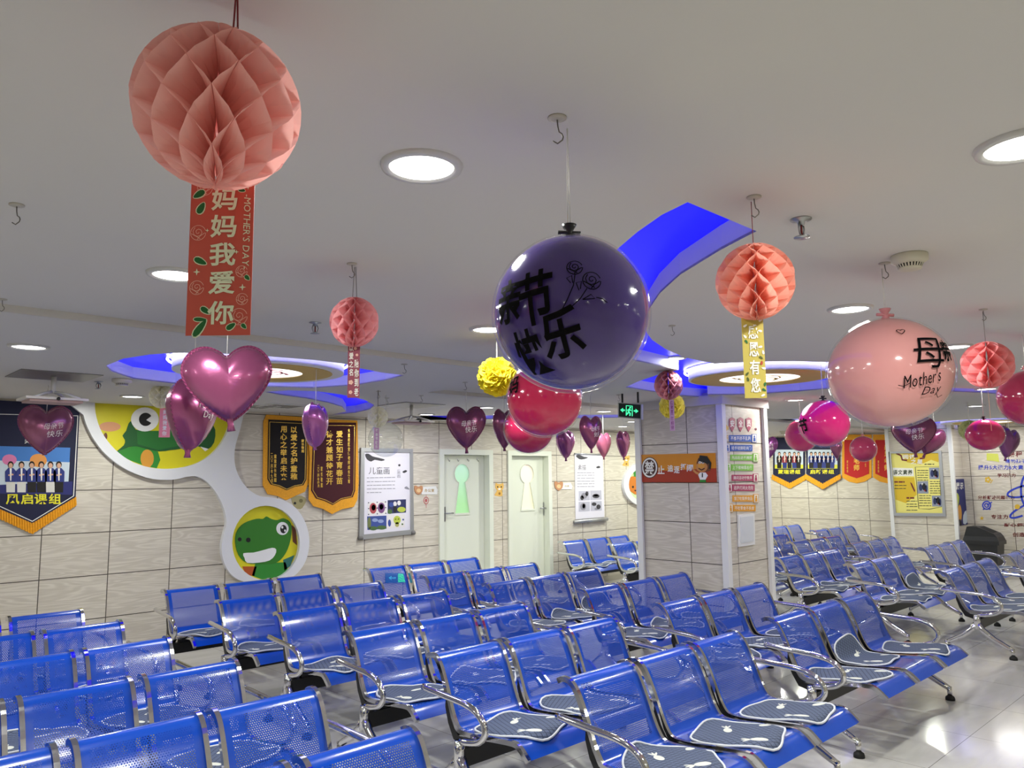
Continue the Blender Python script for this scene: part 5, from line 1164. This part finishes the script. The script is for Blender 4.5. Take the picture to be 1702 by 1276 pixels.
# no-chasing sign on the column
t = thing('wall_sign', 'orange and red no-chasing sign with graduate cartoon on the column side', 'sign', place((1128, 777), WC))
Q = lambda fx, fy: (1065.5+(1189.8-1065.5)*fx+(2.2 if fx < .5 else 2.2)*fy, (755.6*(1-fx)+752.6*fx)*(1-fy)+801.2*fy)
m = MB(); wpoly(m, WC, [Q(0, 0), Q(1, 0), Q(1, .52), Q(0, .62)], .002, .014, mat('sign_orange', '#d68a1c', .35)); wpoly(m, WC, [Q(0, .62), Q(1, .52), Q(1, 1), Q(0, 1)], .002, .014, mat('sign_red', '#a8341c', .35)); m.build('board', t, t.location)
m = MB(); wpoly(m, WC, ell_px(1081.3, 777, 13.6, 17.6, 30), .014, .016, mat('sign_maroon', '#3c1210', .4)); wpoly(m, WC, ell_px(1081.3, 777, 12.6, 16.4, 30), .016, .018, white_ink); wpoly(m, WC, ell_px(1081.3, 777, 10.2, 13.6, 30), .018, .020, mat('sign_maroon', '#3c1210', .4)); m.build('round_badge', t, t.location)
m = MB(); wtext(m, WC, '禁', 1073.5, 766, 1089, 788.5, .0205, white_ink)
for s, x0, y0, x1, y1 in (('止', 1094.5, 773.5, 1106, 787.5), ('追', 1111, 772.5, 1120.5, 784), ('逐', 1121.5, 774.5, 1131, 786.5), ('打', 1132.5, 770, 1142, 781), ('闹', 1143, 771.5, 1153.5, 783.5)): wtext(m, WC, s, x0, y0, x1, y1, .0165, white_ink)
m.build('lettering', t, t.location)
m = MB(); bx = 1169
wpoly(m, WC, [(bx-10, 769), (bx-7, 761), (bx+8, 763), (bx+13, 772), (bx+13, 782), (bx+6, 784), (bx-8, 781)], .014, .016, mat('cartoon_brown', '#6a3a1c', .5)); wpoly(m, WC, ell_px(bx-1, 776, 9.5, 8.5, 20), .016, .019, mat('cartoon_tan', '#c98a4a', .5)); wpoly(m, WC, ell_px(bx-1.5, 774, 6, 3.6, 16), .019, .020, org)
wpoly(m, WC, [(bx-4, 756.5), (bx+8, 758), (bx+15, 769), (bx+9, 771), (bx-6, 765)], .019, .023, bk); wpoly(m, WC, [(bx+12, 768), (bx+15, 769), (bx+14, 779), (bx+11, 779)], .019, .022, bk)
for dx in (-4, 1): wpoly(m, WC, ell_px(bx+dx, 768.5, 2.2, 2.0, 12), .020, .022, white_ink); wpoly(m, WC, ell_px(bx+dx, 768.7, .9, 1, 8), .022, .023, bk)
wstroke(m, WC, [(bx-6, 778), (bx-1, 781), (bx+4, 778)], .012, .022, mat('sign_maroon', '#3c1210', .4))
wpoly(m, WC, [(bx-4, 785), (bx+5, 785), (bx+9, 790), (bx+5, 797), (bx-4, 797), (bx-7, 789)], .014, .018, white_ink); wpoly(m, WC, [(bx-4, 797), (bx+5, 797), (bx+6, 801), (bx-5, 801)], .014, .018, g1); wstroke(m, WC, [(bx-5, 788), (bx-11, 785), (bx-15, 781)], .024, .017, mat('cartoon_tan', '#c98a4a', .5)); wstroke(m, WC, [(bx, 786), (bx, 793)], .014, .0185, bk); m.build('cartoon_graduate', t, t.location)

# safety rule strips on the front of the column; each is stuck on by itself
crim = mat('strip_crimson', '#a83a5e', .5); blu = mat('strip_blue', '#2a55a8', .5); grn = mat('strip_green', '#7cba4a', .5); ora = mat('strip_orange', '#dd9a2e', .5)
for ch, x, nm in (('安', 1216.3, 'first'), ('全', 1230.2, 'middle'), ('员', 1243.8, 'last')):
    t = thing('wall_sticker', '%s crimson shield of the three on the column front' % nm, 'sticker', place((x, 705), WR), 'crimson shields on the column'); m = MB()
    wpoly(m, WR, [(x-4.8, 696), (x, 693.5), (x+4.8, 696), (x+4.6, 708), (x, 717.5), (x-4.6, 708)], 0, .006, crim); m.build('shield', t, t.location); m = MB(); wtext(m, WR, ch, x-3.4, 698, x+3.4, 709.5, .0065, white_ink); m.build('lettering', t, t.location)
STR = [('不推不挤不乱跑', 1211.8, 722.8, 1249.3, 733.8, blu, 1, 'upper blue'), ('轻手轻脚轻关门', 1213.2, 739.2, 1250, 749.6, blu, -1, 'lower blue'), ('先出后进不拥挤', 1213.6, 755.4, 1251.4, 765.2, grn, 1, 'upper green'), ('上下楼梯靠右行', 1214.8, 771.4, 1251.6, 782, grn, -1, 'lower green'),
       ('课间活动守秩序', 1216, 788.8, 1251.8, 799, crim, 1, 'upper crimson'), ('追跑打闹太危险', 1217, 805, 1253.8, 815.8, crim, -1, 'lower crimson'), ('饿了吃营养食品', 1217.2, 823, 1252.2, 833.4, ora, 1, 'upper orange'), ('不吃零食不挑食', 1218.4, 838.9, 1255.2, 849.4, ora, -1, 'lower orange')]
for s, x0, y0, x1, y1, mm, side, nm in STR:
    t = thing('rule_strip', '%s safety rule strip with white characters on the column front' % nm, 'sign', place(((x0+x1)/2, (y0+y1)/2), WR), 'safety rule strips on the column'); m = MB(); wrect(m, WR, x0, y0, x1, y1, 0, .005, mm); m.build('strip', t, t.location)
    m = MB(); wtext(m, WR, s, x0+2, y0+2.2, x1-2.5, y1-2.2, .0055, white_ink, bold=0); m.build('lettering', t, t.location)
    m = MB(); cx = x1+3.5 if side > 0 else x0-5; cy = (y0+y1)/2; wrect(m, WR, cx-4, cy-7, cx+4, cy+7, 0, .007, mm); wrect(m, WR, cx-3.3, cy-6.2, cx+3.3, cy+6.2, .007, .008, mat('strip_paper', '#e6e2d4', .5)); wpoly(m, WR, ell_px(cx, cy-3, 1.4, 1.8, 8), .008, .009, mm); wpoly(m, WR, [(cx-1.6, cy-1), (cx+1.6, cy-1), (cx+2, cy+5), (cx-2, cy+5)], .008, .009, mm); m.build('pictogram', t, t.location)
for x, y, nm in ((1207, 711, 'yellow star-burst sticker left of the crimson shields'), (1204.8, 726, 'tiny maroon note sticker under the star-burst on the column'), (1256, 713, 'tiny maroon heart sticker right of the crimson shields')):
    t = thing('wall_sticker', nm, 'sticker', place((x, y), WR)); m = MB(); r = 5.5 if 'star' in nm else 2.4
    wpoly(m, WR, [(x+r*(1 if k % 2 else .5)*math.cos(k*PI/6), y+r*(1 if k % 2 else .5)*math.sin(k*PI/6)) for k in range(12)], 0, .004, mat('sticker_yellow', '#d9b04a', .5) if 'star' in nm else mat('sticker_maroon', '#7c3a4a', .5)); m.build('print', t, t.location)
t = thing('access_panel', 'white access panel low on the column front below the rule strips', 'panel', place((1238, 881), WR))
m = MB(); wpoly(m, WR, [(1225.3, 855.5), (1252, 853), (1253, 904.5), (1226.3, 908.5)], 0, .016, white_paint); m.build('frame', t, t.location); m = MB(); wpoly(m, WR, [(1228, 859), (1249.5, 857), (1250.3, 899), (1228.8, 902.5)], .016, .020, mat('panel_grey_white', '#d5d8dc', .4)); m.build('door', t, t.location)

# banners on the end wall
def navy_banner(xl, xr, xt, top, ysh, tip, label, txt, tx, ppl, jk, WE=WE):
    t = thing('pennant', label, 'pennant', place((xt, top), WE)); m = MB(); wpoly(m, WE, [(xl, top), (xr, top), (xr, ysh), (xt, tip-9), (xl, ysh)], .006, .016, navy); m.build('cloth', t, t.location)
    m = MB(); fringe(m, WE, [(xl-2, ysh), (xt, tip-10), (xr+2, ysh)], [(xl-3, ysh+8), (xt, tip), (xr+3, ysh+8)], .010, gold_fringe, .025); m.build('fringe', t, t.location)
    m = MB(); wrect(m, WE, xl+3, 747, xr-3, 778.5, .016, .017, pale_sky); wrect(m, WE, xl+3, 772, xr-3, 778.5, .017, .0175, mat('print_yellow', '#d6d43a', .6)); people(m, WE, ppl, 751, 778, .018, jk, [hair_print, jacket_print], skin_print, hair_print, 1.0); m.build('group_photo', t, t.location)
    m = MB(); wtext(m, WE, txt, *tx, .018, yellow_text); m.build('lettering', t, t.location)
navy_banner(1285.5, 1338.5, 1313.5, 727, 788, 812, 'far navy pennant with five people in black, nearest the column', '蒙瑞课组', (1294, 780, 1331, 787.5), (1296, 1305, 1313, 1321, 1328), [hair_print, mat('print_red_top', '#8e3038', .6)])
navy_banner(1340.5, 1395.5, 1368, 727, 787, 813, 'far navy pennant with people in blue, beside the red banners', '启新课组', (1347, 780, 1387, 787.5), (1349, 1356, 1363, 1370, 1377, 1384), [jacket_print], Wall('x', XE-.024))
def red_banner(x0, x1, label, mid=True):
    t = thing('pennant', label, 'pennant', place(((x0+x1)/2, 728), WE)); cx = (x0+x1)/2; w = (x1-x0)/2
    m = MB(); wpoly(m, WE, [(x0, 722), (x1, 722), (x1, 793), (cx+w*.55, 800), (cx, 803), (cx-w*.55, 800), (x0, 793)], .004, .014, gold_fringe); m.build('fringed_backing', t, t.location)
    m = MB(); wpoly(m, WE, [(x0+4, 731), (x1-4, 731), (x1-4, 787), (cx+w*.4, 791.5), (cx, 794.5), (cx-w*.4, 791.5), (x0+4, 787)], .014, .018, mat('red_velvet', '#c01414', .7)); m.build('cloth', t, t.location)
    m = MB(); wtext(m, WE, '感恩老师', cx-5, 738, cx+5, 782, .0185, gold_ink, True); wtext(m, WE, '家长敬赠', x0+8, 765, x0+10.5, 785, .0185, gold_ink, True, 0); wtext(m, WE, '成长', x1-11, 760, x1-8.5, 776, .0185, gold_ink, True, 0); m.build('lettering', t, t.location)
red_banner(1400, 1449, 'far red velvet banner behind the small raspberry balloon'); red_banner(1451.5, 1499, 'far red velvet banner half hidden by the poster pillar')
# yellow poster on the pillar
t = thing('framed_poster', 'aluminium framed yellow poster on the far pillar', 'poster', place((1525, 856), WP))
m = MB(); wpoly(m, WP, [(1477.5, 750.5), (1565, 749), (1573, 858), (1486.5, 857)], 0, .03, alu, [[(1481.5, 753.5), (1560.5, 752.5), (1567.5, 852.5), (1490, 852)]]); m.build('frame', t, t.location)
m = MB(); pale_y = mat('poster_pale_yellow', '#ece27e', .45); wpoly(m, WP, [(1481.5, 753.5), (1560.5, 752.5), (1567.5, 852.5), (1490, 852)], .004, .010, pale_y); wpoly(m, WP, smooth_px([(1483, 754), (1500, 754), (1508, 768), (1530, 772), (1548, 764), (1560, 768), (1562, 758), (1560.5, 753)], 1), .010, .0105, mat('poster_gold', '#d9b62a', .45)); wpoly(m, WP, [(1486, 793), (1520, 793), (1524, 822), (1506, 836), (1489, 830)], .010, .0105, mat('poster_gold', '#d9b62a', .45)); wpoly(m, WP, [(1484, 777), (1518, 778), (1519.5, 791), (1485, 791)], .0105, .011, white_ink); m.build('sheet', t, t.location)
m = MB(); crm = mat('poster_maroon', '#6e1f2c', .5); wstroke(m, WP, [(1490, 753), (1498, 757), (1500, 764), (1508, 765)], .03, .0112, crm); wstroke(m, WP, [(1539, 753), (1536, 761), (1529, 762)], .03, .0112, crm); wpoly(m, WP, [(1513, 801), (1516, 803), (1521.5, 815), (1520.5, 818), (1515.5, 808)], .0105, .012, crm); wtext(m, WP, '阅读', 1501, 755, 1522, 763, .0125, white_ink); wtext(m, WP, '之星', 1514, 763, 1534, 771, .0125, white_ink); wtext(m, WP, '语文素养', 1485, 780.5, 1517, 789, .0125, mat('poster_green', '#33402a', .5))
dk = mat('poster_text', '#4a4634', .6); text_lines(m, WP, 1525, 1543, (781, 785, 789, 793, 797), 1.2, .0105, dk, 0, 7); text_lines(m, WP, 1546, 1563, (799.5, 803, 807, 811, 815, 818.5), 1.2, .0105, dk, 0, 8); text_lines(m, WP, 1528, 1548, (823, 827, 831, 835, 839.5), 1.2, .0105, dk, 0, 9); text_lines(m, WP, 1487, 1507, (806, 811), 1.2, .0107, dk, 0, 10); text_lines(m, WP, 1507, 1525, (832, 837, 841, 847), 1.2, .0107, dk, 0, 11); text_lines(m, WP, 1487, 1504, (799.5,), 2.4, .0107, crm, 0, 12); text_lines(m, WP, 1507, 1521, (826,), 2.6, .0107, crm, 0, 13); text_lines(m, WP, 1537, 1553, (770.5,), 1.6, .0107, dk, 0, 14); m.build('lettering', t, t.location)
for x0, y0, x1, y1 in ((1544.5, 777, 1561, 796), (1525, 799.5, 1543, 820), (1549, 823.5, 1565.5, 841.5)):
    m = MB(); drawing(m, WP, [(x0, y0), (x1, y0-.3), (x1+.8, y1), (x0+.8, y1)], C_('photo', '#8d93a6'), [(.3, .5, 3, 6, drk_), (.6, .45, 3, 6, C_('coal', '#1c1c24')), (.8, .6, 2, 6, drk_), (.45, .25, 2, 2, paperw), (.7, .75, 2, 2, red_)], .0105); m.build('poster_photo', t, t.location)
m = MB(); wstroke(m, WP, [(1521.5, 776), (1562, 775), (1565, 842), (1545, 846), (1527.5, 845)], .012, .0107, dk, True); m.build('printed_border', t, t.location)
# blue poster on the pillar side and a sticker above
t = thing('poster', 'narrow navy poster on the side of the far pillar above the bin', 'poster', place((1596, 830), WS))
m = MB(); wpoly(m, WS, [(1585, 796.5), (1603, 795.5), (1607.5, 871), (1590, 874.5)], .002, .010, navy_print); m.build('sheet', t, t.location)
m = MB(); wtext(m, WS, '展示', 1588, 802, 1600, 814, .011, white_ink); wpoly(m, WS, smooth_px([(1587, 822), (1590, 819), (1593, 826), (1592, 838), (1589, 848), (1587.5, 836)], 2), .010, .0108, lim_); wpoly(m, WS, smooth_px([(1590, 848), (1594, 838), (1597, 848), (1597, 862), (1592, 870)], 2), .0108, .0112, org); wpoly(m, WS, smooth_px([(1600, 856), (1605, 848), (1606.5, 868), (1600, 870)], 2), .010, .011, pale_sky); wpoly(m, WS, [(1589.5, 866), (1595, 862), (1598, 872), (1590, 874)], .0112, .0118, C_('coal', '#1c1c24')); m.build('print', t, t.location)
# painted wall lettering: each line is stuck on by itself
maroon_l = mat('decal_maroon', '#6e1018', .6); blue_l = mat('decal_blue', '#2a3fc0', .6)
for s, x0, y0, x1, y1, mm, nm in (('学习课程', 1655, 750, 1699, 759.5, maroon_l, 'topmost maroon lettering on the end wall'), ('帮助孩子', 1671, 763, 1706, 769.5, blue_l, 'short blue lettering line on the end wall'), ('提升5大能力6大素养', 1626, 772.5, 1711, 780.5, blue_l, 'long blue lettering line on the end wall'),
                                  ('学习能力', 1658, 786.5, 1688, 793, maroon_l, 'maroon lettering beside the yellow flower on the end wall'), ('分析解决问题能力', 1625.5, 823.2, 1686, 829.8, maroon_l, 'maroon lettering above the blue target on the end wall'),
                                  ('专注力', 1647.5, 855, 1675.5, 862.3, maroon_l, 'maroon lettering right of the small star on the end wall'), ('耐心细致', 1669, 869, 1711, 875.2, maroon_l, 'maroon lettering second lowest on the end wall'), ('创造力', 1683, 884.5, 1714, 892, maroon_l, 'lowest maroon lettering on the end wall')):
    if s == '学习课程': s, x0 = '课程', 1676
    m = MB(); wtext(m, WE, s, x0, y0, x1, y1, .003, mm); o = m.build('wall_lettering', None, place((x0, y1), WE)); tag(o, nm, 'wall lettering', 'lettering on the end wall')
def decal(name, label, draw, at):
    m = MB(); draw(m); o = m.build(name, None, place(at, WE)); tag(o, label, 'wall decal', 'decals on the end wall')
gy = mat('decal_yellow', '#d9b23a', .6); ly = mat('decal_lime', '#c9cf5a', .6)
decal('wall_decal', 'blue target decal with arrow on the end wall above the bin', lambda m: (wstroke(m, WE, ell_px(1640, 839.5, 6.5, 6.5, 24), .022, .003, blue_l, True), wstroke(m, WE, ell_px(1640, 839.5, 3.2, 3.2, 16), .018, .003, blue_l, True), wstroke(m, WE, [(1640, 839.5), (1649, 834)], .016, .0035, blue_l), wstroke(m, WE, [(1636, 845), (1634, 847)], .02, .003, blue_l), wstroke(m, WE, [(1644, 845), (1646, 847)], .02, .003, blue_l)), (1640, 839))
decal('wall_decal', 'yellow flower decal with dash on the end wall', lambda m: ([wpoly(m, WE, ell_px(1642+3.4*math.cos(k*1.257), 797+3.4*math.sin(k*1.257), 2.2, 2.2, 8), .001, .003, gy) for k in range(5)], wstroke(m, WE, [(1646, 803), (1650, 797)], .012, .003, gy)), (1642, 797))
decal('wall_decal', 'small yellow star decal on the end wall', lambda m: wpoly(m, WE, [(1632+(4 if k % 2 == 0 else 1.8)*math.sin(k*PI/5), 861-(4 if k % 2 == 0 else 1.8)*math.cos(k*PI/5)) for k in range(10)], .001, .003, gy), (1632, 861))
decal('wall_decal', 'pale lime block decal behind the flattened magenta balloon', lambda m: wpoly(m, WE, [(1640, 753), (1659, 754), (1661, 768), (1652, 766), (1640, 765)], .001, .003, ly), (1650, 760))
decal('wall_decal', 'blue atom orbit decal with yellow dot at the right edge', lambda m: (wstroke(m, WE, [(1706+32*math.cos(a*.2)*.98, 815+9*math.sin(a*.2)+12*math.cos(a*.2)*-.55) for a in range(32)], .03, .003, blue_l, True), wstroke(m, WE, [(1707+10*math.cos(a*.2), 815+26*math.sin(a*.2)) for a in range(32)], .03, .003, blue_l, True), wstroke(m, WE, [(1706+27*math.cos(a*.2), 846+8*math.sin(a*.2)-12*math.cos(a*.2)) for a in range(9, 32)], .03, .003, blue_l), wpoly(m, WE, ell_px(1691, 842, 4.5, 4.2, 14), .003, .005, gy)), (1700, 815))
# litter bin
bx, by = 14.72, 3.99; t = thing('trash_bin', 'black swing-lid trash bin under the wall lettering', 'trash bin', (bx, by, 0)); bp_ = mat('bin_plastic', '#1c1d20', .45)
def frustum(m, z0, z1, a0, b0, a1, b1, mm, sk=0.):
    v = [(bx+sx*a, by+sy*b+(sk if z == z1 else 0), z) for z, a, b in ((z0, a0, b0), (z1, a1, b1)) for sx, sy in ((-1, -1), (1, -1), (1, 1), (-1, 1))]
    m.add(v, [(3, 2, 1, 0), (4, 5, 6, 7)]+[(i, (i+1) % 4, 4+(i+1) % 4, 4+i) for i in range(4)], mm)
m = MB(); frustum(m, 0, .56, .17, .20, .20, .24, bp_); m.build('body', t, t.location)
m = MB(); frustum(m, .55, .61, .215, .27, .215, .27, bp_); frustum(m, .61, .68, .21, .265, .195, .24, bp_)
m.prism([(bx-.195, by+.24, .68), (bx-.195, by-.24, .68), (bx-.195, by-.20, .73), (bx-.195, by+.04, .835), (bx-.195, by+.19, .835)], (1, 0, 0), 0, .39, bp_); m.build('lid', t, t.location)
m = MB(); m.add([(bx-.14, by-.175, .744), (bx+.14, by-.175, .744), (bx+.14, by+.015, .827), (bx-.14, by+.015, .827)], [(0, 1, 2, 3)], mat('bin_mouth', '#050505', .8)); m.build('flap', t, t.location)
m = MB(); Wb = Wall('x', bx-.2); wtext(m, Wb, '其他垃圾', 1620, 914.5, 1633, 919, .004, white_ink, bold=0); m.build('lettering', t, t.location)
# rest of the fittings
downlight(Vector((on_z(1121, 594, Z_MID+CH).x, on_z(1121, 594, Z_MID+CH).y, Z_MID+CH-.001)), 'round downlight set in the roof of the blue ceiling slot', .09, 8)
